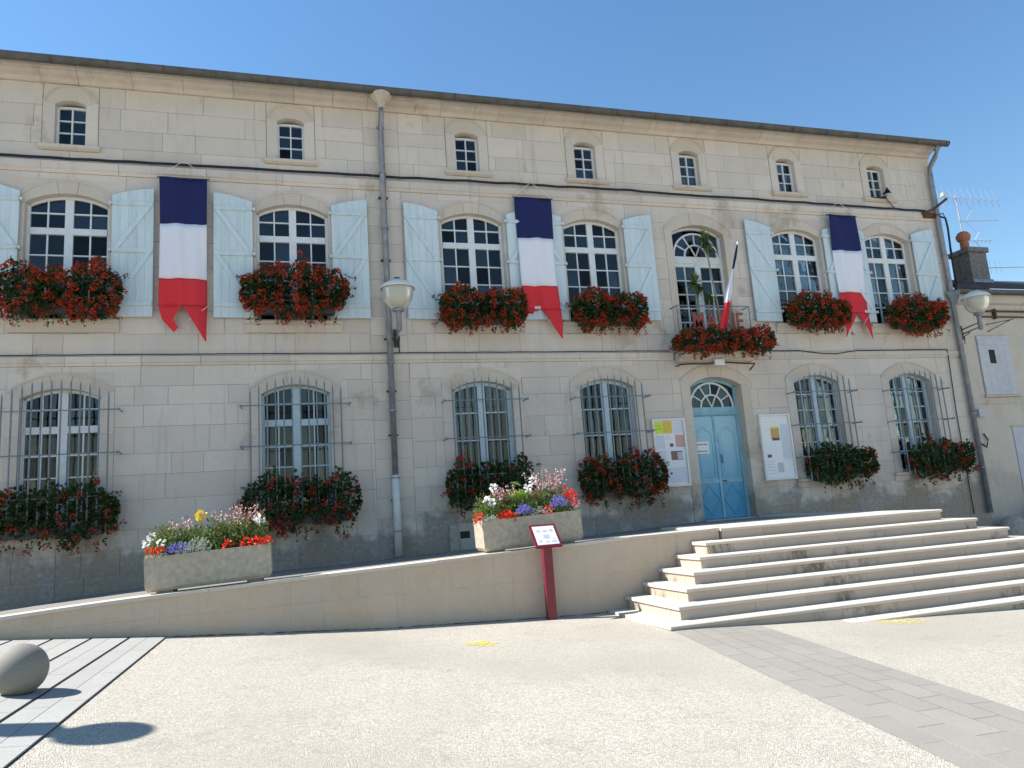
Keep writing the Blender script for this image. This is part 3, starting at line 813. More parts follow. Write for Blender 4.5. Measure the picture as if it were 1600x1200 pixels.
for s_ in (-1, 1):
    leaf = empty('door_leaf', (0, 0, 0), dr)
    x0, x1 = (.004, .605) if s_ > 0 else (-.605, -.004)
    MB().box(x0, x1, .0, .05, .01, 2.395).build('leaf_board', 'door', leaf)
    c = (x0+x1)/2; pw = .20
    # upper panel with a shaped head, raised mouldings
    b = MB(); n = 17; xs = lin(c-pw, c+pw, n); hd = [1.98+.13*math.cos((x-c)/pw*math.pi/2)**2*(1 if abs(x-c) < pw*.96 else .9)+.02*math.cos((x-c)/pw*3*math.pi) for x in xs]
    b.strip(xs, [h-.0 for h in hd], [h+.026 for h in hd], -.016, .0)
    b.box(c-pw-.024, c-pw, -.016, 0, .98, hd[0]+.02); b.box(c+pw, c+pw+.024, -.016, 0, .98, hd[-1]+.02); b.box(c-pw, c+pw, -.016, 0, .98, 1.004)
    b.build('panel_moulding', 'door', leaf)
    xs = lin(c-pw+.04, c+pw-.04, 9); MB().strip(xs, [1.05]*9, [1.94+.11*math.cos((x-c)/pw*math.pi/2)**2 for x in xs], -.009, 0).build('raised_panel', 'door', leaf)
    b = MB(); b.box(x0+.015, x1-.015, -.022, 0, .83, .90); b.box(x0+.015, x1-.015, -.012, 0, .905, .93); b.build('lock_rail', 'doorframe', leaf)
    # lower diamond panel
    b = MB(); P_ = [(c-.24, .44), (c, .78), (c+.24, .44), (c, .10)]
    for (p, q) in zip(P_, P_[1:]+P_[:1]):
        d = Vector((q[0]-p[0], q[1]-p[1])).normalized(); nn = Vector((-d.y, d.x))*.012
        b.quadstrip([(p[0]-nn.x, p[1]-nn.y), (q[0]-nn.x, q[1]-nn.y)], [(p[0]+nn.x, p[1]+nn.y), (q[0]+nn.x, q[1]+nn.y)], -.014, 0)
    b.build('diamond_moulding', 'door', leaf)
    MB().box(x0+.03, x1-.03, -.010, 0, .02, .09).build('kick_board', 'door', leaf)
b = MB().box(-.028, .028, -.026, -.0005, .02, 2.39); b.build('cover_strip', 'doorframe', dr)
b = MB().tube([(.09, 0, 1.28), (.09, -.05, 1.29), (.09, -.05, 1.46), (.09, 0, 1.47)], .011, 8); b.build('door_handle', 'darkiron', dr)
MB().box(.05, .16, -.032, -.023, .85, .88).build('lock', 'darkiron', dr)
MB().lathe([(.001, 0), (.016, .002), (.016, .01), (.001, .012)], (0, 0, 0), 10).build('keyhole', 'darkiron', dr, loc=(.06, -.012, 1.80))
MB().box(-.56, -.20, -.0125, -.0095, 1.52, 1.80).build('door_notice', 'paper', dr)
b = MB()
for k, z in enumerate((1.73, 1.575)):
    for q in range(9): b.box(-.535+.034*q, -.535+.034*q+(.026 if q % 4 else .018), -.0140, -.0128, z-.013, z+.013)
b.build('notice_lettering', 'maroon', dr)
th(MB().box(DX-.66, DX+.66, -.03, .6, .9, 1.125), 'threshold', 'tread')

# balcony
bl = empty('balcony', (DX-OFF.x, 0-OFF.y, 4.95-OFF.z), TH)
MB().profile_x([(.04, 0), (-.36, 0), (-.36, -.05), (-.32, -.07), (-.30, -.12), (-.22, -.16), (-.16, -.22), (.04, -.23)], -.985, .985).build('balcony_slab', 'trim', bl)
RY = -.30
b = MB()
b.tube([(-.96, -.0, 1.09), (-.96, RY, 1.09), (.96, RY, 1.09), (.96, 0, 1.09)], .014, 6); b.tube([(-.96, 0, .12), (-.96, RY, .12), (.96, RY, .12), (.96, 0, .12)], .012, 6)
b.build('handrail', 'iron', bl)
for k in range(3): MB().tube([(-.96+.96*k, RY, 0), (-.96+.96*k, RY, 1.09)], .012, 6).build('rail_post', 'iron', bl)
for k in range(6):
    x = -.86+.345*k; b = MB()
    sp = [(x+.13*(1-t/9)*math.cos(t*.9), RY, .93+.11*(1-t/10)*math.sin(t*.9)) for t in range(9)]; b.tube(sp, .006, 5); b.build('scroll', 'iron', bl); b = MB()
    sp = [(x+.12*(1-t/9)*math.cos(-t*.9+2), RY, .30+.12*(1-t/10)*math.sin(-t*.9+2)) for t in range(9)]; b.tube(sp, .006, 5)
    b.build('scroll', 'iron', bl); MB().tube([(x+.17, RY, .12), (x+.17, RY, .55)], .006, 5).build('baluster', 'iron', bl)
sgn = empty('town_hall_sign', (DX-.58, RY-.02, 5.49)); tag(sgn, 'large dull red capital letters fixed to the balcony railing', 'sign')
dg = None
xcur = 0
for ch in 'MAIRIE':
    cu = bpy.data.curves.new('letter', 'FONT'); cu.body = ch; cu.size = .56; cu.extrude = .012; cu.offset = .006
    to = bpy.data.objects.new('letter', cu); C.objects.link(to); bpy.context.view_layer.update()
    me = bpy.data.meshes.new_from_object(to.evaluated_get(bpy.context.evaluated_depsgraph_get())); bpy.data.objects.remove(to)
    wmax = max(v.co.x for v in me.vertices); wmin = min(v.co.x for v in me.vertices)
    me.materials.clear(); me.materials.append(M['letter'])
    lo = place('letter', me, sgn, (xcur-wmin, 0, 0)); lo.rotation_euler = (rad(90), 0, 0); xcur += wmax-wmin+.06
sgn.scale = (1.38/xcur, 1, 1)

# gutter, downpipes --------------------------------------------------------
x = XL; rs = random.Random(31)
while x < XR+.18:
    x2 = min(x+rs.uniform(.95, 1.0), XR+.2); pr = []
    for k in range(9): t = math.pi*k/8; pr.append((-.50-.10*math.cos(t), 10.70-.10*math.sin(t)*1.15))
    pr = [(-.60, 10.70)]+pr[1:-1]+[(-.40, 10.70), (-.415, 10.70)]+[(-.50+.085*math.cos(math.pi*k/6), 10.70-.085*math.sin(math.pi*k/6)*1.1) for k in range(1, 6)]+[(-.585, 10.70)]
    o_ = th(MB().profile_x(pr, x, x2-.001), 'gutter', 'gutter', smooth=False)
    th(MB().tube([(x2, -.603, 10.705), (x2, -.59, 10.62), (x2, -.545, 10.588), (x2, -.5, 10.577)], .008, 5), 'gutter_bracket', 'gutter'); x = x2
th(MB().box(XL, XR+.22, -.43, -.33, 10.705, 10.735), 'eaves_board', 'gutter')
PX = 1.97
dp = empty('downpipe', (PX-OFF.x, -.13-OFF.y, .9-OFF.z), TH)
MB().tube([(0, 0, 1.58), (0, 0, 8.98), (0, -.06, 9.12), (0, -.22, 9.30), (0, -.25, 9.46)], .062, 12).build('pipe', 'zinc', dp, True)
MB().tube([(0, 0, .02), (0, 0, 1.60)], .078, 12).build('lower_pipe', 'pvc', dp, True)
b = MB(); b.lathe([(.063, 9.42), (.075, 9.48), (.09, 9.52), (.20, 9.64), (.235, 9.67), (.235, 9.72), (.17, 9.72)], (0, -.25, 0), 8); b.build('hopper', 'cornice', dp)
for z in (.50, 1.55, 2.9, 3.9, 5.3, 6.8, 8.05, 9.1): MB().lathe([(.064, -.02), (.082, -.018), (.082, .018), (.064, .02)], (0, 0, z), 12).build('pipe_collar', 'zinc', dp)
# gaps left for the box of quoins behind the pipe: iron holdfasts
for z in (1.1, 2.4, 3.3, 4.4, 6.1, 7.5): MB().box(-.10, .10, .02, .14, z, z+.02).build('holdfast', 'rust', dp)
d2 = empty('downpipe', (XR-.10-OFF.x, -.10-OFF.y, .7-OFF.z), TH)
MB().tube([(.0, -.36, 9.92), (0, -.36, 9.84), (-.02, -.24, 9.62), (-.02, -.02, 9.42), (-.02, 0, 9.2), (-.02, 0, .05)], .066, 12).build('pipe', 'zinc', d2, True)
b = MB(); b.lathe([(.07, -.22), (.12, -.12), (.20, .02), (.22, .08), (.22, .12), (.10, .12)], (.02, -.02, 5.75), 4); b.build('hopper', 'zinc', d2)
for z in (1.2, 2.6, 4.1, 6.9, 8.3): MB().lathe([(.068, -.02), (.084, -.018), (.084, .018), (.068, .02)], (-.02, 0, z), 12).build('pipe_collar', 'zinc', d2)
# cellar vent
vt = empty('cellar_vent', (3.5-OFF.x, -.004-OFF.y, 1.18-OFF.z), TH)
MB().box(-.30, .42, -.012, .0, -.26, .28).build('vent_stone', 'render', vt); MB().box(-.28+.02, -.06, -.016, -.0125, -.02, .12).build('vent_hole', 'cable', vt)
MB().box(-.48, -.31, -.05, 0, -.28, .27).build('vent_post', 'concrete', vt)

# ---------------------------------------------------------------- cables on the facade
def cable(name, pts, r, label, wob=.012, seed=1, extra=None):
    r_ = random.Random(seed); P_ = []
    for (p, q) in zip(pts, pts[1:]):
        n = max(2, int((Vector(q)-Vector(p)).length/.35))
        for i in range(n): v = Vector(p).lerp(Vector(q), i/n); P_.append((v.x, v.y+r_.uniform(-wob, wob)*.3, v.z+r_.uniform(-wob, wob)))
    P_.append(pts[-1]); o_ = empty(name, pts[0]); rel(MB().tube(P_, r, 6), o_).build('cable_run', 'cable', o_, True)
    if extra: extra(o_)
    return tag(o_, label, 'cable', 'black cables on the facade')
def clips(pts_x, z, y):
    def f(o_):
        for x in pts_x: rel(MB().box(x-.012, x+.012, y-.02, y+.05, z-.03, z+.03), o_).build('cable_clip', 'darkiron', o_)
    return f
cable('wall_cable', [(XL, -.085, 8.86), (-5, -.085, 8.865), (2, -.085, 8.90), (7.8, -.085, 8.93), (9.2, -.085, 8.90), (12, -.085, 8.90), (16.6, -.085, 8.86)], .026, 'thick black cable along the upper stone band under the attic windows', .012, 1)
cable('wall_cable', [(XL, -.075, 5.012), (1.8, -.075, 5.015), (8.4, -.075, 5.02)], .010, 'thin black cable along the lower stone band, left of the balcony', .004, 2)
cable('wall_cable', [(10.6, -.075, 5.01), (11.9, -.075, 5.005), (12.6, -.075, 4.93), (13.0, -.075, 4.92), (13.7, -.075, 5.0), (16.5, -.075, 5.01), (16.55, -.04, 4.9), (16.5, -.035, 3.5), (16.5, -.035, .75)], .012, 'thin black cable right of the balcony, sagging, then running down beside the corner', .004, 3)
cable('wall_cable', [(8.55, -.02, 4.67), (8.56, -.25, 4.66), (9.1, -.27, 4.665), (9.6, -.27, 4.70), (10.0, -.27, 4.67), (10.5, -.25, 4.66), (10.51, -.02, 4.55)], .016, 'short black cable under the balcony slab above the door', .006, 4,
      lambda o_: rel(MB().box(9.40, 9.66, -.31, -.255, 4.62, 4.76), o_).build('junction_box', 'lampwhite', o_))
cable('wall_cable', [(14.9, -.10, 9.15), (15.3, -.12, 9.13), (15.5, -.06, 9.0), (15.62, -.06, 8.88)], .012, 'short thin wire dropping from the last attic sill', .004, 5)
sp = empty('horn_speaker', (15.32, -.02, 9.17)); tag(sp, 'small black horn loudspeaker on the sill of the rightmost attic window', 'loudspeaker')
b = MB(); b.lathe([(.02, 0), (.03, .07), (.06, .13), (.11, .17), (.10, .175), (.02, .06)], (0, 0, 0), 14); o = b.build('horn', 'cable', sp, True); o.rotation_euler = (rad(65), 0, rad(35)); o.location = (0, 0, .13)
MB().box(-.05, .05, -.04, .05, 0, .06).build('foot', 'cable', sp)

# ---------------------------------------------------------------- flags
def banner(cx, label, tails, seed):
    root = empty('banner', (cx, -.13, 8.56)); tag(root, label, 'flag', 'tricolour banners hanging on the facade')
    r_ = random.Random(seed); W_ = .435; ph = r_.uniform(0, 6)
    wav = lambda x, z: .030*math.sin(x*8+z*1.3+ph)+.022*math.sin(z*2.6+ph)*(x/.4)+.018*math.sin(x*19+z*.8+ph*2)*min(1, max(0, -z-.2))
    def cloth(name, mat, z0, z1, dx0=0, dx1=0):
        b_ = MB(); nx, nz = 17, 11; a = len(b_.v)
        for j in range(nz):
            z = z0+(z1-z0)*j/(nz-1); k = W_-.012*math.sin(math.pi*(-z)/3.2)
            for i in range(nx): x = -k+2*k*i/(nx-1); b_.v.append((x, wav(x, z)-.03, z))
        for j in range(nz-1):
            for i in range(nx-1): q = j*nx+i; b_.f.append((q, q+nx, q+nx+1, q+1))
        o_ = b_.build(name, mat, root, True); so_ = o_.modifiers.new('s', 'SOLIDIFY'); so_.thickness = .003; return o_
    cloth('blue_stripe', 'flagblue', 0, -.955); cloth('white_stripe', 'flagwhite', -.955, -2.07); cloth('red_stripe', 'flagred', -2.07, -2.60)
    for A, B in tails:                          # each tail: two edge polylines from the red stripe down to its tip
        b_ = MB(); n = 12; m_ = 7
        def ev(L, t):
            s_ = t*(len(L)-1); i = min(int(s_), len(L)-2); f = s_-i
            return [L[i][k]+(L[i+1][k]-L[i][k])*f for k in range(len(L[0]))]
        for j in range(n):
            p, q = ev(A, j/(n-1)), ev(B, j/(n-1))
            for i in range(m_):
                x = p[0]+(q[0]-p[0])*i/(m_-1); z = p[1]+(q[1]-p[1])*i/(m_-1)
                b_.v.append((x, wav(x, z)-.03-.05*math.sin(math.pi*j/(n-1))*(.5+.5*math.sin(3*x+seed)), z))
        for j in range(n-1):
            for i in range(m_-1): k = j*m_+i; b_.f.append((k, k+m_, k+m_+1, k+1))
        o_ = b_.build('tail', 'flagred', root, True); o_.modifiers.new('s', 'SOLIDIFY').thickness = .003
    MB().tube([(-.475, -.03, 0), (.475, -.03, 0)], .014, 8).build('rod', 'darkiron', root)
    MB().tube([(-.47, -.03, -2.61), (.47, -.03, -2.61)], .008, 8).build('lower_rod', 'flagred', root)
    MB().tube([(-.45, -.03, .01), (-.05, .02, .36), (.0, .05, .37), (.05, .02, .36), (.45, -.03, .01)], .006, 5).build('cord', 'cord', root)
    MB().tube([(.46, -.035, -2.61), (.10, -.09, -2.92)], .006, 5).build('lower_cord', 'cord', root)
    return root
T2 = [([(-.435, -2.60), (-.41, -3.24)], [(.0, -2.60), (-.39, -3.24)]), ([(.0, -2.60), (.40, -3.28)], [(.435, -2.60), (.42, -3.28)])]
T1 = [([(-.435, -2.60), (-.36, -2.90), (-.16, -3.12)], [(.0, -2.60), (-.18, -2.88), (-.08, -3.03)]), ([(.0, -2.60), (.40, -3.32)], [(.435, -2.60), (.42, -3.32)])]
T3 = [([(-.435, -2.60), (-.52, -2.85), (-.60, -3.05)], [(.0, -2.60), (-.30, -2.70), (-.56, -2.90)]), ([(.0, -2.60), (.40, -3.28)], [(.435, -2.60), (.42, -3.28)])]
banner(-1.95, 'tricolour banner with one curled tail, between the two left windows', T1, 1)
banner(5.32, 'tricolour banner left of the balcony, its left tail blown sideways', T3, 2)
banner(13.72, 'tricolour banner right of the balcony, both tails hanging straight', T2, 3)
# flag on the balcony pole
fp = empty('flagpole', (9.86, -.32, 5.65)); tag(fp, 'small tricolour flag hanging limp on a pole leaning out from the balcony', 'flag')
tip = Vector((9.24, -1.97, 6.97)); base = Vector((9.90, -.30, 5.75))
rel(MB().tube([base, tip], .013, 8), fp).build('pole', 'alu', fp, True)
top_ = base.lerp(tip, .97); low_ = base.lerp(tip, .62)
cols = (('blue_stripe', 'flagblue', 0, .30), ('white_stripe', 'flagwhite', .30, .70), ('red_stripe', 'flagred', .70, 1.0))
end = Vector((8.62, -1.95, 5.08))
for nm, mt, t0, t1 in cols:
    b = MB(); n, m_ = 9, 13
    for j in range(n):
        t = t0+(t1-t0)*j/(n-1); c = top_.lerp(end, t); wd = .03+.16*t*(1 if t < .85 else 1-(t-.85)*3.2)+.02*math.sin(t*14)
        for i in range(m_):
            u = i/(m_-1)*2-1; b.v.append(tuple(c+Vector((wd*u*.75+.03*t, .05*math.sin(u*7+t*3)*t+u*wd*.4, .06*u*t+.03*math.sin(u*5)*t))))
    for j in range(n-1):
        for i in range(m_-1): k = j*m_+i; b.f.append((k, k+m_, k+m_+1, k+1))
    rel(b, fp); b.build(nm, mt, fp, True)

# ---------------------------------------------------------------- wall lamps
def lamp(loc, label, arm_to):
    root = empty('wall_lamp', loc); tag(root, label, 'lamp', 'wall lamps with wide white hats')
    MB().lathe([(.10, .205), (.11, .19), (.16, .175), (.28, .11), (.345, .035), (.35, .015), (.34, .012), (.26, .09), (.10, .16)], (0, 0, 0), 28).build('hat', 'lampwhite', root, True)
    MB().lathe([(.04, .20), (.07, .215), (.065, .245), (.01, .255)], (0, 0, 0), 16).build('cap', 'darkiron', root, True)
    MB().lathe([(.29, .06), (.30, .0), (.295, -.10), (.27, -.20), (.22, -.29), (.15, -.36), (.07, -.385)], (0, 0, 0), 28).build('bowl', 'bowl', root, True)
    MB().lathe([(.11, -.385), (.12, -.42), (.08, -.44), (.055, -.46), (.055, -.80), (.03, -.82)], (0, 0, 0), 14).build('stem', 'zinc', root, True)
    a = Vector(arm_to)-Vector(loc)
    for dz in (-.62, -.74): MB().tube([(0, 0, dz), (a.x, a.y, dz)], .02, 8).build('arm', 'zinc', root, True)
    MB().box(a.x-.05, a.x+.05, a.y-.02, a.y+.02, -.88, -.50).build('wall_plate', 'darkiron', root)
    MB().tube([(a.x+.05, a.y-.02, -1.0), (a.x+.05, a.y-.04, -.8), (a.x*.6+.04, a.y*.6, -.76)], .012, 6).build('lamp_cable', 'cable', root)
lamp((2.03, -1.15, 6.02), 'wall lamp with white hat in front of the downpipe between the shutters', (2.12, -.02, 6))
lamp((17.02, -.72, 6.20), 'wall lamp with white hat at the right corner beside the neighbouring house', (17.30, .12, 6))
# street lamp outside the picture on the left that throws the round shadow on the gravel
dsh = Vector((-1.27, -8.99, .30)); Hh = 4.1; ct = 1/math.tan(SUN_E)
hat = dsh+to_sun*(Hh/to_sun.z)
sl_ = empty('street_lamp', (hat.x, hat.y, gh(hat.x, hat.y))); tag(sl_, 'street lamp left of the picture, only its round shadow shows on the gravel', 'street lamp')
hz_ = hat.z-gh(hat.x, hat.y)
MB().lathe([(.29, 0), (.29, .02), (.05, .05), (.01, .06)], (0, 0, hz_), 32).build('hat', 'lampwhite', sl_, True)
MB().tube([(0, 0, hz_-.46), (0, 0, hz_+.01)], .02, 8).build('neck', 'zinc', sl_)
MB().lathe([(.13, hz_-.80), (.20, hz_-.47), (.19, hz_-.44), (.02, hz_-.42)], (0, 0, 0), 6).build('lantern', 'bowl', sl_)
MB().tube([(0, 0, 0), (0, 0, hz_-.78)], [.07, .04], 10).build('post', 'zinc', sl_)

# ---------------------------------------------------------------- notice boards
def board(cx, w_, z0, z1, label, sheets):
    root = empty('notice_board', (cx, -.03, z0)); tag(root, label, 'notice board', 'glazed notice boards beside the door'); h = z1-z0; x0 = -w_/2
    b_ = MB(); f = .045
    b_.box(x0, -x0, -.05, .02, 0, f); b_.box(x0, -x0, -.05, .02, h-f, h); b_.box(x0, x0+f, -.05, .02, f, h-f); b_.box(-x0-f, -x0, -.05, .02, f, h-f); b_.build('frame', 'lampwhite', root)
    MB().box(x0+f, -x0-f, -.005, .02, f, h-f).build('backing', 'paper', root)
    for k, (a, c, d, e, mt) in enumerate(sheets):
        MB().box(x0+f+a*(w_-2*f), x0+f+c*(w_-2*f), -.0075-.0006*(k % 5), -.0055, f+d*(h-2*f), f+e*(h-2*f)).build('sheet', mt, root)
    return root
for nm, c in (('sh_lime', (.62, .80, .08)), ('sh_ochre', (.72, .52, .08)), ('sh_grey', (.52, .53, .60)), ('sh_pink', (.60, .36, .30)), ('sh_dark', (.13, .11, .14)), ('sh_ink', (.10, .10, .13)), ('sh_pale', (.66, .67, .74)), ('sh_orange', (.60, .36, .14)), ('sh_brown', (.25, .15, .12))): M[nm] = plain(nm, c, .7, .12, 30)
lines = [(.06, .22, .80-.0*q, .803, 'sh_ink') for q in range(1)]
board(8.17, .82, 1.92, 3.45, 'glazed notice board with lime and ochre sheets left of the blue door',
      [(.02, .30, .80, .985, 'sh_lime'), (.31, .62, .80, .99, 'sh_ochre'), (.66, .97, .80, .98, 'sh_pale'), (.70, .99, .58, .77, 'sh_pink'), (.49, .61, .59, .64, 'sh_dark'), (.50, .90, .38, .52, 'sh_brown'), (.72, .90, .39, .50, 'sh_grey'),
       (.02, .33, .56, .77, 'sh_pale'), (.02, .33, .30, .54, 'sh_pale'), (.40, .48, .16, .19, 'sh_ink'), (.56, .64, .12, .15, 'sh_ink'), (.02, .34, .03, .27, 'sh_pale'), (.38, .96, .03, .26, 'sh_pale'), (.05, .26, .92, .925, 'sh_ink'), (.05, .28, .87, .876, 'sh_ink'), (.38, .50, .74, .745, 'sh_ink'), (.38, .6, .71, .713, 'sh_ink')]
      +[(.1+.11*q, .115+.11*q, .775-.2*(q % 3), .785-.2*(q % 3), 'sh_ink') for q in range(8)])
board(10.97, .86, 1.92, 3.47, 'glazed notice board with a small orange poster right of the blue door',
      [(.33, .63, .62, .80, 'sh_orange'), (.36, .62, .60, .645, 'sh_dark'), (.33, .63, .80, .825, 'sh_lime'), (.12, .26, .33, .38, 'sh_dark'), (.44, .64, .09, .24, 'sh_grey'), (.56, .62, .16, .20, 'sh_ink')]
      +[(.08, .34, .27-.05*q, .277-.05*q, 'sh_grey') for q in range(5)]+[(.15+.09*q, .17+.09*q, .90-.13*(q % 4), .91-.13*(q % 4), 'sh_ink') for q in range(8)]+[(.68, .96, .30, .86, 'sh_pale')])

# ---------------------------------------------------------------- information post, stone ball
ip = empty('information_post', (3.47, -4.72, gh(3.47, -4.72)-.02)); tag(ip, 'maroon information post with a tilted white panel in front of the ramp wall', 'sign')
g0 = ip.location.z
MB().box(-.065, .065, -.05, .05, 0, 1.12-g0).build('post', 'maroon', ip)
pn = empty('panel', (-.01, -.03, 1.25-g0), ip); pn.rotation_euler = (rad(-52), 0, 0)
pn.rotation_euler = (rad(50), 0, rad(3))
MB().box(-.20, .20, -.20, .20, -.035, 0).build('panel_frame', 'maroon', pn)
MB().box(-.165, .165, -.165, .165, .0005, .004).build('panel_sheet', 'paper', pn)
for (a, c, d, e) in ((-.13, -.06, .06, .10), (-.03, .04, .06, .09), (.07, .13, .06, .10), (-.04, .05, -.06, .01), (-.13, -.09, -.12, -.08), (.08, .14, -.07, -.06), (-.03, .02, -.13, -.10), (.06, .14, -.13, -.10)):
    MB().box(a, c, d, e, .0045, .0055).build('printed_picture', 'sh_grey', pn)
sb = empty('stone_ball', (-2.20, -7.62, gh(-2.20, -7.62))); tag(sb, 'grey granite ball bollard on the granite strips at the left edge', 'bollard')
b = MB(); b.lathe([(.208*math.sin(math.pi*k/24)+.0005, .208-.208*math.cos(math.pi*k/24)-.008) for k in range(25)], (0, 0, 0), 40); b.build('ball', 'ball', sb, True)
MB().lathe([(.10, -.01), (.10, .025), (.02, .026)], (0, 0, 0), 16).build('ball_foot', 'joint', sb)

# ---------------------------------------------------------------- plants
def rv(r_): 
    while True:
        v = Vector((r_.uniform(-1, 1), r_.uniform(-1, 1), r_.uniform(-1, 1)))
        if .05 < v.length < 1: return v.normalized()
def head(bm, r_, c, R_, n=13, s=.030):
    for _ in range(n):
        d = rv(r_); p = c+d*R_*r_.uniform(.55, 1); bm.leaf(p, (d+rv(r_)*.9), rv(r_), s*r_.uniform(.8, 1.4), s*r_.uniform(.8, 1.3))
def geranium(cx, zlo, ztop, W_, label, seed, yf=-.56, flowers=75, leaves=2300, droop=.0, group='geranium window boxes', ends=10, box=True, zbox=None, fbias=0.):
    r_ = random.Random(seed); zb = zbox if zbox is not None else zlo+.12
    root = empty('geranium_box', (cx, -.20, zb)); tag(root, label, 'flower box', group)
    if box: rel(MB().box(cx-W_/2+.25, cx+W_/2-.25, -.30, -.12, zb+.06, zb+.22), root).build('trough', 'darkiron', root)
    zc = (zlo+ztop)/2; rz = (ztop-zlo)/2; yc = (-.06+yf)/2; ry = (-.06-yf)/2
    f1, f2, f3 = r_.uniform(0, 6), r_.uniform(0, 6), r_.uniform(0, 6)
    def env(x, t):       # lumpy outline along the box
        e = (1-abs(2*(x-cx)/W_)**7)**.5*(1 if t < math.pi else .92)
        l = .80+.15*math.sin(x*4.3+f1)+.12*math.sin(x*9.7+f2+t)+.10*math.sin(x*17+f3-2*t)
        return e*l
    fl, fw_, st = MB(), MB(), MB()
    def pt(rad_lo, rad_hi, tlo=0, thi=2*math.pi):
        x = cx+r_.uniform(-.5, .5)*W_; t = r_.uniform(tlo, thi); q = r_.uniform(rad_lo, rad_hi)*env(x, t)
        c_, s_ = math.cos(t), math.sin(t); c_ = math.copysign(abs(c_)**.7, c_); s_ = math.copysign(abs(s_)**.7, s_)
        return Vector((x, yc+ry*c_*q, zc+rz*s_*q)), Vector((.2*(x-cx), math.cos(t), math.sin(t)))
    for _ in range(leaves):
        p, nrm = pt(.45, 1.02) if r_.random() < .8 else pt(0, .6)
        d = (nrm+rv(r_)*.9+Vector((0, -.2, -.15))); fl.leaf(p, d, rv(r_)+Vector((0, -.4, .8)), r_.uniform(.06, .10), r_.uniform(.06, .095))
    for _ in range(int(flowers*1.45)):
        p, nrm = pt(.92, 1.10, math.pi*.45, math.pi*1.62)
        if fbias and r_.random() < fbias and p.z > zc: p.z = 2*zc-p.z
        head(fw_, r_, p, r_.uniform(.036, .058), 20, .033)
    for _ in range(ends):        # loose sprigs at the ends and below
        s_ = r_.choice((-1, 1)); x0 = cx+s_*W_/2*r_.uniform(.75, .98); z0 = r_.uniform(zlo+.1, ztop-.2)
        p = Vector((x0, yc, z0)); q = p+Vector((s_*r_.uniform(.05, .22), r_.uniform(-.1, .05), r_.uniform(-.14, .12)))
        st.tube([p, q], .004, 4)
        for k in range(5): v = p.lerp(q, (k+1)/5); fl.leaf(v, rv(r_), rv(r_), .06, .055)
        head(fw_, r_, q, .04, 11)
    for _ in range(int(ends*1.6)):
        x0 = cx+r_.uniform(-.42, .42)*W_; p = Vector((x0, yf*.8, zlo+.12)); q = p+Vector((r_.uniform(-.05, .05), r_.uniform(-.06, .02), -r_.uniform(.08, .24)))
        st.tube([p, q], .004, 4)
        for k in range(4): v = p.lerp(q, (k+1)/4); fl.leaf(v, rv(r_), rv(r_), .055, .05)
        if r_.random() < .6: head(fw_, r_, q, .035, 10)
    rel(fl, root).build('foliage', 'leaf', root, kind='stuff'); rel(fw_, root).build('flowers', 'red', root, kind='stuff'); rel(st, root).build('stems', 'leaf', root, kind='stuff')
    return root
FL = [('leftmost', 5.62, 6.74, 2.0), ('second', 5.64, 6.86, 2.02), None]
geranium(-4.0, 5.58, 6.72, 2.02, 'red geranium box on the leftmost upper window, left of the first banner', 101, flowers=115)
geranium(.12, 5.60, 6.86, 2.02, 'tall red geranium box on the upper window between first banner and downpipe', 102, flowers=115)
geranium(3.98, 5.42, 6.42, 1.86, 'red geranium box on the upper window right of the downpipe', 103, flowers=95)
geranium(6.90, 5.42, 6.40, 1.74, 'red geranium box on the upper window just left of the balcony', 104, flowers=90)
geranium(12.48, 5.42, 6.42, 1.74, 'red geranium box on the upper window just right of the balcony', 105, flowers=95)
geranium(15.48, 5.36, 6.38, 1.86, 'red geranium box on the rightmost upper window beside the corner pipe', 106, flowers=95, ends=12)
gb = 'grilled ground floor window'
geranium(-4.0, 1.56, 2.74, 2.05, 'dark geranium box on the leftmost grilled ground floor window', 111, flowers=26, yf=-0.46, fbias=.5)
geranium(.18, 1.50, 2.70, 2.12, 'wide geranium box on the grilled window left of the downpipe foot', 112, flowers=34, yf=-0.5, fbias=.5)
geranium(3.90, 1.62, 2.80, 1.82, 'geranium box on the grilled window behind the right planter', 113, flowers=24, yf=-0.42)
geranium(6.86, 1.62, 2.76, 2.02, 'geranium box on the grilled window left of the lime-sheet notice board', 114, flowers=52, yf=-0.48)
geranium(12.55, 1.68, 2.72, 1.9, 'mostly green geranium box on the grilled window right of the orange-poster board', 115, flowers=9, yf=-0.46)
geranium(15.50, 1.66, 2.72, 2.0, 'geranium box on the rightmost grilled ground floor window', 116, flowers=26, yf=-0.46, ends=10)
geranium(9.62, 4.82, 5.47, 2.6, 'red geranium box hung along the front of the balcony', 121, flowers=120, yf=-.86, leaves=2300, ends=14, zbox=5.0)

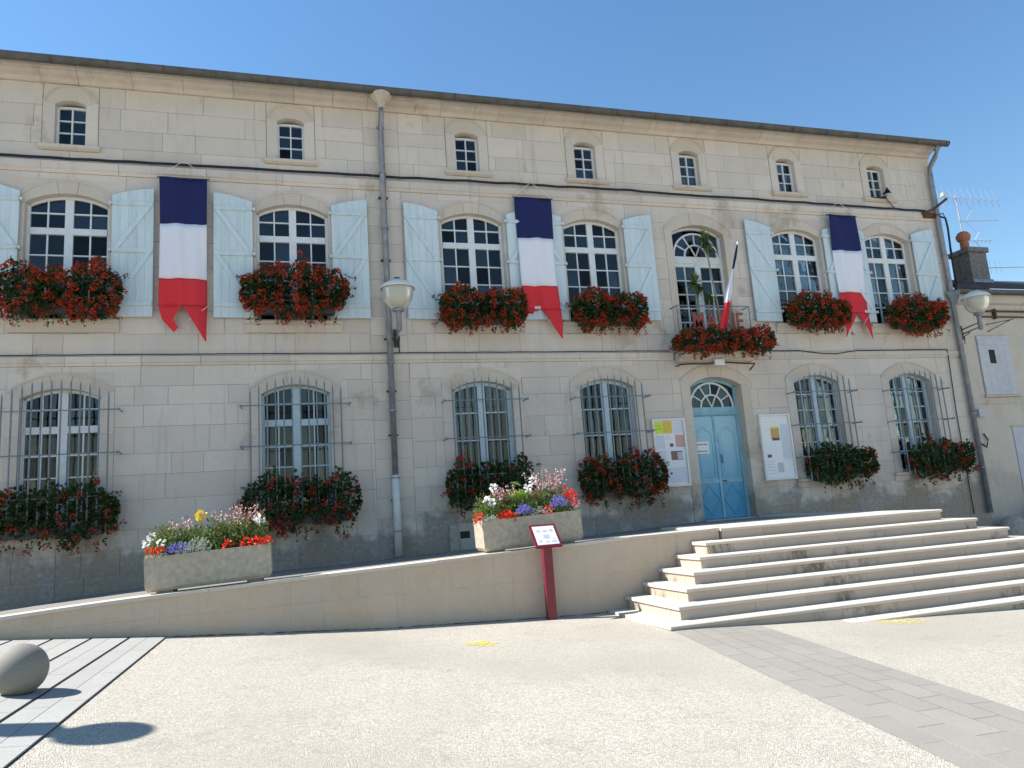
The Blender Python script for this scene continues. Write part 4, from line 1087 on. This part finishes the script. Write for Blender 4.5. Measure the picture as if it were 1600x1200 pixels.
# potted yuccas on the balcony
def yucca(x, y, z0, zh, R_, label, seed, potmat, lean=(0, 0)):
    r_ = random.Random(seed); root = empty('potted_yucca', (x, y, z0)); tag(root, label, 'potted plant', 'potted yuccas on the balcony')
    MB().lathe([(.085, 0), (.12, .25), (.13, .26), (.13, .30), (.11, .30), (.105, .26), (.01, .26)], (0, 0, 0), 16).build('pot', potmat, root, True)
    h = zh-z0; pts = [(lean[0]*t**1.5+.012*math.sin(t*7), lean[1]*t, .25+(h-.3)*t) for t in lin(0, 1, 8)]
    MB().tube(pts, [.028-.012*i/7 for i in range(8)], 8).build('trunk', 'trunk', root, True)
    b_ = MB(); c = Vector(pts[-1])
    for k in range(90):
        a = r_.uniform(0, 6.28); el = r_.uniform(-1.2, 1.45); d = Vector((math.cos(a)*math.cos(el), math.sin(a)*math.cos(el)*.55, math.sin(el))); L_ = R_*r_.uniform(.7, 1.1); s_ = d.cross(Vector((0, 0, 1)))
        s_ = (s_.normalized() if s_.length > .01 else Vector((1, 0, 0)))*.021; p1 = c+d*L_*.55; p2 = c+d*L_+Vector((0, 0, -.25*L_*math.cos(el)))
        n = len(b_.v); b_.v += [tuple(c-s_), tuple(c+s_), tuple(p1+s_), tuple(p1-s_), tuple(p2)]; b_.f += [(n, n+1, n+2, n+3), (n+3, n+2, n+4)]
    b_.build('leaves', 'palmleaf', root, kind='stuff')
yucca(9.80, -.13, 4.955, 7.70, .40, 'tallest potted yucca on the balcony, reaching the fanlight', 1, 'terracotta', (-.16, 0))
yucca(9.20, -.17, 4.955, 6.66, .38, 'medium yucca in a white pot at the left of the balcony', 2, 'lampwhite', (.0, 0))
yucca(9.50, -.17, 4.955, 6.32, .22, 'smallest potted yucca in the middle of the balcony', 3, 'terracotta', (.02, 0))

# concrete planters with mixed bedding
def planter(cx, label, seed, big):
    r_ = random.Random(seed); yc = -4.10; W_, Dp, H_ = 1.54, .56, .44
    z0 = ramp_z(cx, -4.25)
    root = empty('flower_planter', (cx, yc, z0)); tag(root, label, 'planter', 'concrete planters on the ramp'); root.rotation_euler = (0, -.042, 0)
    for s_ in (-1, 1): MB().box(s_*.55-.1, s_*.55+.1, -.2, .2, -.02, .045).build('foot', 'concrete', root)
    b_ = MB(); t = .05; zb, zt = .04, .04+H_; x0, x1, y0, y1 = -W_/2, W_/2, -Dp/2, Dp/2
    prof = [((x0+.03, y0+.03), zb), ((x0, y0), zb+.05), ((x0, y0), zt), ((x0+t, y0+t), zt), ((x0+t, y0+t), zt-.06)]
    for (px, py), z in prof:
        b_.v += [(px, py, z), (-px, py, z), (-px, -py, z), (px, -py, z)]
    for i in range(len(prof)-1):
        for j in range(4): q = (j+1) % 4; b_.f.append((4*i+j, 4*i+q, 4*i+4+q, 4*i+4+j))
    b_.f.append((3, 2, 1, 0)); b_.build('trough', 'concrete', root)
    MB().box(x0+t-.002, x1-t+.002, y0+t-.002, y1-t+.002, zt-.12, zt-.058).build('soil', 'soil', root)
    P_ = {k: MB() for k in ('mixleaf', 'silver', 'lime', 'bronze', 'brightred', 'purple', 'pink', 'whitepetal', 'yellowpetal')}
    def tuft(key, c, rx_, ry_, rz_, n, L_, W2):
        for _ in range(n):
            d = rv(r_); d.z = abs(d.z)*1.1-.15; p = c+Vector((d.x*rx_, d.y*ry_, d.z*rz_))*r_.uniform(.4, 1); P_[key].leaf(p, d+rv(r_)*.8+Vector((0, 0, .4)), rv(r_), L_*r_.uniform(.7, 1.3), W2*r_.uniform(.7, 1.2))
    def fh(key, c, R_, n=22, s=.030):
        R_ *= 1.3; s *= 1.35; n = int(n*1.5) 
        for _ in range(n): d = rv(r_); P_[key].leaf(c+d*R_*r_.uniform(.5, 1), d+rv(r_)*.6, rv(r_), s, s)
    def spire(c, h, n, key='pink', lean=.1):
        q = c+Vector((r_.uniform(-lean, lean), r_.uniform(-lean, lean), h)); P_['bronze'].tube([c, q], .003, 4)
        for k in range(n): P_[key].leaf(c.lerp(q, r_.uniform(.45, 1.0))+rv(r_)*.025, rv(r_), rv(r_), .030, .028)
    zz = zt-.05
    for k in range(14): tuft('mixleaf', Vector((-.66+.10*k, r_.uniform(-.05, .12), zz+.05)), .14, .22, r_.uniform(.28, .46), 330, .052, .028)
    for k in range(5): tuft('bronze', Vector((r_.uniform(-.6, .65), .05, zz+.22)), .10, .1, .20, 60, .06, .012)
    for k in range(40): tuft('mixleaf', Vector((r_.uniform(-.72, .72), r_.uniform(-.26, .2), zz+.04)), .05, .04, .08, 9, .04, .03)
    if not big:
        for x in (-.70, -.58, .24, .47, .57, .64, .74): fh('brightred', Vector((x, -.22, zz+.07+r_.uniform(0, .03))), .05)
        tuft('purple', Vector((-.36, -.25, zz+.08)), .17, .08, .13, 330, .02, .018); tuft('silver', Vector((-.15, -.27, zz+.06)), .22, .07, .18, 330, .035, .02); tuft('silver', Vector((-.62, -.28, zz+.03)), .16, .05, .05, 110, .03, .02)
        fh('yellowpetal', Vector((-.10, .0, zz+.52)), .042, 36, .034); P_['mixleaf'].tube([(-.1, .02, zz), (-.1, 0, zz+.50)], .006, 5)
        for k in range(26): spire(Vector((r_.uniform(.05, .62), r_.uniform(-.05, .15), zz+.25)), r_.uniform(.2, .38), 8)
        for k in range(10): spire(Vector((r_.uniform(-.5, -.2), r_.uniform(-.05, .15), zz+.25)), r_.uniform(.15, .28), 8)
        for k in range(18): spire(Vector((r_.uniform(.45, .66), .05, zz+.28)), r_.uniform(.12, .25), 10, 'bronze', .06)
        for p in ((-.76, -.1, .22), (-.70, -.1, .30), (-.58, -.18, .22), (.62, -.1, .40), (.66, -.08, .36)): fh('whitepetal', Vector((p[0], p[1], zz+p[2])), .03, 10, .035)
    else:
        for x, z in ((-.80, .10), (-.46, .07), (-.38, .10), (-.33, .06), (-.24, .03), (.28, .08), (.60, .34), (.68, .28), (.70, .22)): fh('brightred', Vector((x, -.22, zz+z)), .055, 26)
        fh('pink', Vector((.72, -.24, zz+.15)), .05)
        tuft('purple', Vector((-.12, -.26, zz+.10)), .14, .07, .14, 330, .02, .018); tuft('purple', Vector((.46, -.24, zz+.15)), .17, .08, .18, 420, .02, .018)
        tuft('silver', Vector((-.66, -.27, zz+.03)), .14, .05, .09, 160, .032, .02); tuft('silver', Vector((.15, -.26, zz+.06)), .2, .05, .1, 120, .032, .018)
        for x0_, n in ((-.15, 9), (.50, 9), (.20, 5)):          # trailing silver stems
            for k in range(n): P_['silver'].leaf(Vector((x0_-.02*k, -.30-.004*k, zz+.02-.022*k)), rv(r_), rv(r_), .032, .022)
        for k in range(22): d = Vector((r_.uniform(-1, 1), r_.uniform(-.6, .3), r_.uniform(.3, 1.2))); P_['lime'].leaf(Vector((-.08, .0, zz+.28)), d, Vector((0, -1, .3)), .20, .09)
        P_['lime'].leaf(Vector((-.02, -.02, zz+.50)), Vector((-1, -.1, .35)), Vector((0, -.6, 1)), .22, .10); fh('whitepetal', Vector((.06, -.06, zz+.46)), .04, 16, .04)
        for k in range(34): spire(Vector((r_.uniform(.1, .68), r_.uniform(-.05, .18), zz+.22)), r_.uniform(.25, .55), 9, 'pink', .16)
        for k in range(22): spire(Vector((r_.uniform(-.5, -.15), r_.uniform(-.05, .15), zz+.20)), r_.uniform(.2, .36), 10, 'pink', .12)
        for p in ((-.62, -.1, .34), (-.56, -.12, .30), (-.46, .05, .52), (.18, .05, .58)): fh('whitepetal', Vector((p[0], p[1], zz+p[2])), .035, 12, .04)
    nm = dict(mixleaf='foliage', silver='silver_foliage', lime='lime_leaves', bronze='bronze_stems', brightred='red_flowers', purple='purple_flowers', pink='pink_flowers', whitepetal='white_flowers', yellowpetal='yellow_flower')
    for k, b_ in P_.items():
        if b_.v: b_.build(nm[k], k, root, kind='stuff')
planter(-1.05, 'concrete planter with a yellow bloom on the lower part of the ramp', 5, False)
planter(3.42, 'concrete planter with lime leaves behind the maroon information post', 6, True)

# ---------------------------------------------------------------- neighbouring house on the right
NH = empty('neighbour_house', (20, .2, 0)); tag(NH, 'low beige house with grey shutter and dark roof at the right edge', 'house')
def nh(bm, name, mat, parent=None): rel(bm, NH); return bm.build(name, mat, parent or NH)
NY = .16; NX0 = XR+.01; NX1 = 30
nh(MB().box(NX0, NX1, NY, 8, -1.2, 6.62), 'wall', 'render')
nh(MB().box(NX0, NX1, NY-.02, NY-.0005, 3.55, 3.72), 'string_course', 'trim')
nh(MB().profile_x([(NY, 6.30), (NY-.10, 6.34), (NY-.14, 6.42), (NY-.14, 6.56), (NY, 6.62)], NX0+.02, NX1), 'cornice', 'cornice')
nh(MB().profile_x([(NY-.32, 6.66), (NY-.30, 6.57), (NY-.22, 6.535), (NY-.14, 6.57), (NY-.12, 6.66)], NX0+.02, NX1), 'gutter', 'gutter')
bm = MB(); bm.v += [(NX0, NY-.34, 6.67), (NX1, NY-.34, 6.67), (NX1, 4.2, 8.35), (NX0, 4.2, 8.35), (NX0, NY-.34, 6.78), (NX1, NY-.34, 6.78), (NX1, 4.2, 8.46), (NX0, 4.2, 8.46)]
bm.f += [(0, 1, 5, 4), (4, 5, 6, 7), (0, 4, 7, 3), (1, 2, 6, 5), (0, 3, 2, 1), (2, 3, 7, 6)]; nh(bm, 'roof', 'tilesroof')
b_ = empty('shutter', (18.36-20, NY-.03-.2, 3.80), NH)
hx, hz0 = -.12, 1.0
for k in range(5):
    x0 = -.56+.224*k; bb = MB()
    if k in (1, 2):
        xa, xb = x0+.002, x0+.222; bb.box(xa, xb, -.015, .015, 0, .86); bb.box(xa, xb, -.015, .015, 1.24, 1.62)
        if k == 1: bb.box(xa, xa+.1, -.015, .015, .86, 1.24)
        else: bb.box(xb-.12, xb, -.015, .015, .86, 1.24)
    else: bb.box(x0+.002, x0+.222, -.015, .015, 0, 1.62)
    bb.build('board', 'greypanel', b_)
MB().box(-.25, .02, .0, .028, .82, 1.28).build('opening', 'cable', b_)
for z in (.12, 1.38): MB().box(-.55, .55, -.026, -.0152, z, z+.10).build('batten', 'greypanel', b_)
MB().box(-.62, .62, -.05, .03, -.06, -.012).build('window_sill', 'cornice', b_)
gd = empty('garage_door', (19.6-20, NY-.2, 0), NH); MB().box(-1.1, 1.4, -.012, .0, -1.0, 2.92).build('door_panel', 'greypanel', gd)
MB().box(-1.14, 1.4, -.03, .0, 2.925, 2.96).build('lintel', 'cornice', gd)
for k in range(5): MB().box(-1.1+.5*k-.006, -1.1+.5*k+.006, -.014, -.0125, -1, 2.92).build('panel_joint', 'iron', gd)
b_ = empty('shutter', (20.2-20, NY-.03-.2, 3.80), NH); MB().box(-.56, .56, -.015, .015, 0, 1.62).build('board', 'greypanel', b_)
# pipes under the eaves and bracket
nh(MB().tube([(18.0, NY-.06, 6.12), (24, NY-.06, 6.10)], .028, 8), 'eaves_pipe', 'rust'); nh(MB().tube([(18.0, NY-.06, 5.96), (24, NY-.06, 5.94)], .022, 8), 'eaves_pipe', 'rust')
nh(MB().box(18.55, 18.60, NY-.1, NY-.0005, 5.9, 6.18), 'pipe_clamp', 'rust')
nh(MB().tube([(18.25, NY, 5.75), (18.75, NY-.35, 5.80), (18.85, NY-.36, 5.83)], .012, 6).tube([(18.28, NY, 5.55), (18.75, NY-.35, 5.80)], .012, 6), 'wire_bracket', 'rust')
# chimney with pot and aerials
ch = empty('chimney', (20.0-20, 1.75-.2, 7.35), NH)
MB().box(-.34, .34, -.30, .30, -.1, 1.02).build('stack', 'brickgrey', ch); MB().box(-.40, .40, -.36, .36, 1.02, 1.17).build('chimney_cap', 'brickgrey', ch)
MB().box(-.39, .39, -.35, .35, .05, .16).build('flashing', 'zinc', ch)
MB().lathe([(.13, 1.17), (.12, 1.47), (.17, 1.50), (.20, 1.58), (.20, 1.66), (.14, 1.75), (.06, 1.79)], (-.08, 0, 0), 16).build('chimney_pot', 'terracotta', ch)
an = empty('tv_aerial', (20.22, 2.0, 7.75)); tag(an, 'mast of television aerials on the chimney of the low house', 'aerial')
MB().tube([(.02, 0, -.3), (-.02, 0, 2.72)], .02, 8).build('mast', 'alu', an)
def yagi(z, L0, L1, n, el, name, tilt=0.):
    MB().tube([(L0, 0, z), (L1, 0, z+tilt)], .012, 6).build(name, 'alu', an)
    for k in range(n):
        t = (k+.3)/n; x = L0+(L1-L0)*t; zz = z+tilt*t; MB().tube([(x-.02, -el*.3, zz-el), (x+.02, el*.3, zz+el)], .006, 4).build('element', 'alu', an)
yagi(2.62, -.75, 1.85, 10, .42, 'long_boom'); yagi(1.85, -.05, 1.6, 14, .05, 'thin_boom', .12); yagi(1.22, .15, 1.15, 6, .11, 'short_boom', .03)
MB().box(-.55, -.42, -.05, .05, 2.66, 2.76).build('aerial_box', 'lampwhite', an)
for s_ in (-1, 1): MB().tube([(.2, 0, 1.85), (.5, -.1, 1.85+s_*.42)], .008, 5).build('reflector', 'alu', an); MB().tube([(.42, 0, 1.22), (.62, -.1, 1.22+s_*.32)], .008, 5).build('reflector', 'alu', an)
a2_ = empty('tv_aerial', (20.75, 1.8, 7.95)); tag(a2_, 'low horizontal aerial right of the chimney stack', 'aerial')
MB().tube([(-.3, 0, .05), (2.0, 0, .16)], .011, 6).build('boom', 'alu', a2_)
for k in range(9): MB().tube([(.1+.21*k, 0, -.13+.01*k), (.1+.21*k, 0, .33+.01*k)], .005, 4).build('element', 'alu', a2_)
# service bracket with cables at the corner
sbk = empty('service_bracket', (16.75, -.1, 8.75)); tag(sbk, 'rusty iron cable bracket sticking out at the upper right corner', 'bracket')
MB().tube([(-.30, .0, .02), (.0, -.10, .12), (.40, -.20, .40)], .035, 8).build('bracket_bar', 'rust', sbk); MB().box(-.25, .30, -.02, .06, -.08, .06).build('bracket_plate', 'rust', sbk)
MB().tube([(.2, -.05, -.05), (.40, -.06, -.10), (.47, -.02, -.35), (.46, 0, -.9), (.46, 0, -1.2), (.50, .05, -2.1)], .026, 8).build('cable_loop', 'cable', sbk, True)
MB().tube([(.0, -.03, -.05), (.30, -.10, .02), (.44, -.05, -.2), (.43, 0, -1.0), (.43, .02, -1.9)], .014, 6).build('thin_cable_loop', 'cable', sbk, True)
cable('wall_cable', [(17.22, .13, 6.2), (17.24, .13, 5.2), (17.24, .13, 3.6), (17.25, .13, 2.9), (17.28, .12, 2.55), (17.45, .10, 2.42), (17.55, .11, 2.6), (17.45, .12, 2.78)], .018, 'black cable with a hooked end on the low house beside the corner pipe', .006, 7,
      lambda o_: rel(MB().box(17.34, 17.56, .04, .155, 3.22, 3.42), o_).build('meter_box', 'greypanel', o_))
# corner guard stone and bin
gs = empty('guard_stone', (17.45, -.25, gh(17.4, -.3)-.1)); tag(gs, 'rounded stone wheel guard at the foot of the corner pipe', 'stone')
b = MB(); b.lathe([(.34, 0), (.34, .6), (.31, .95), (.24, 1.12), (.11, 1.2), (.01, 1.21)], (0, 0, 0), 14); b.build('guard_block', 'concrete', gs, True)
wb = empty('waste_bin', (18.62, -.35, gh(18.6, -.4))); tag(wb, 'black waste bin cut off by the right edge beside the steps', 'bin')
b = MB(); b.lathe([(.20, 0), (.24, .02), (.27, 1.18), (.29, 1.19), (.29, 1.24), (.25, 1.24), (.22, .1), (.01, .1)], (0, 0, 0), 18); b.build('bin_body', 'bin', wb, True)
MB().lathe([(.30, 1.245), (.30, 1.28), (.18, 1.36), (.02, 1.38)], (0, 0, 0), 18).build('bin_lid', 'bin', wb, True)
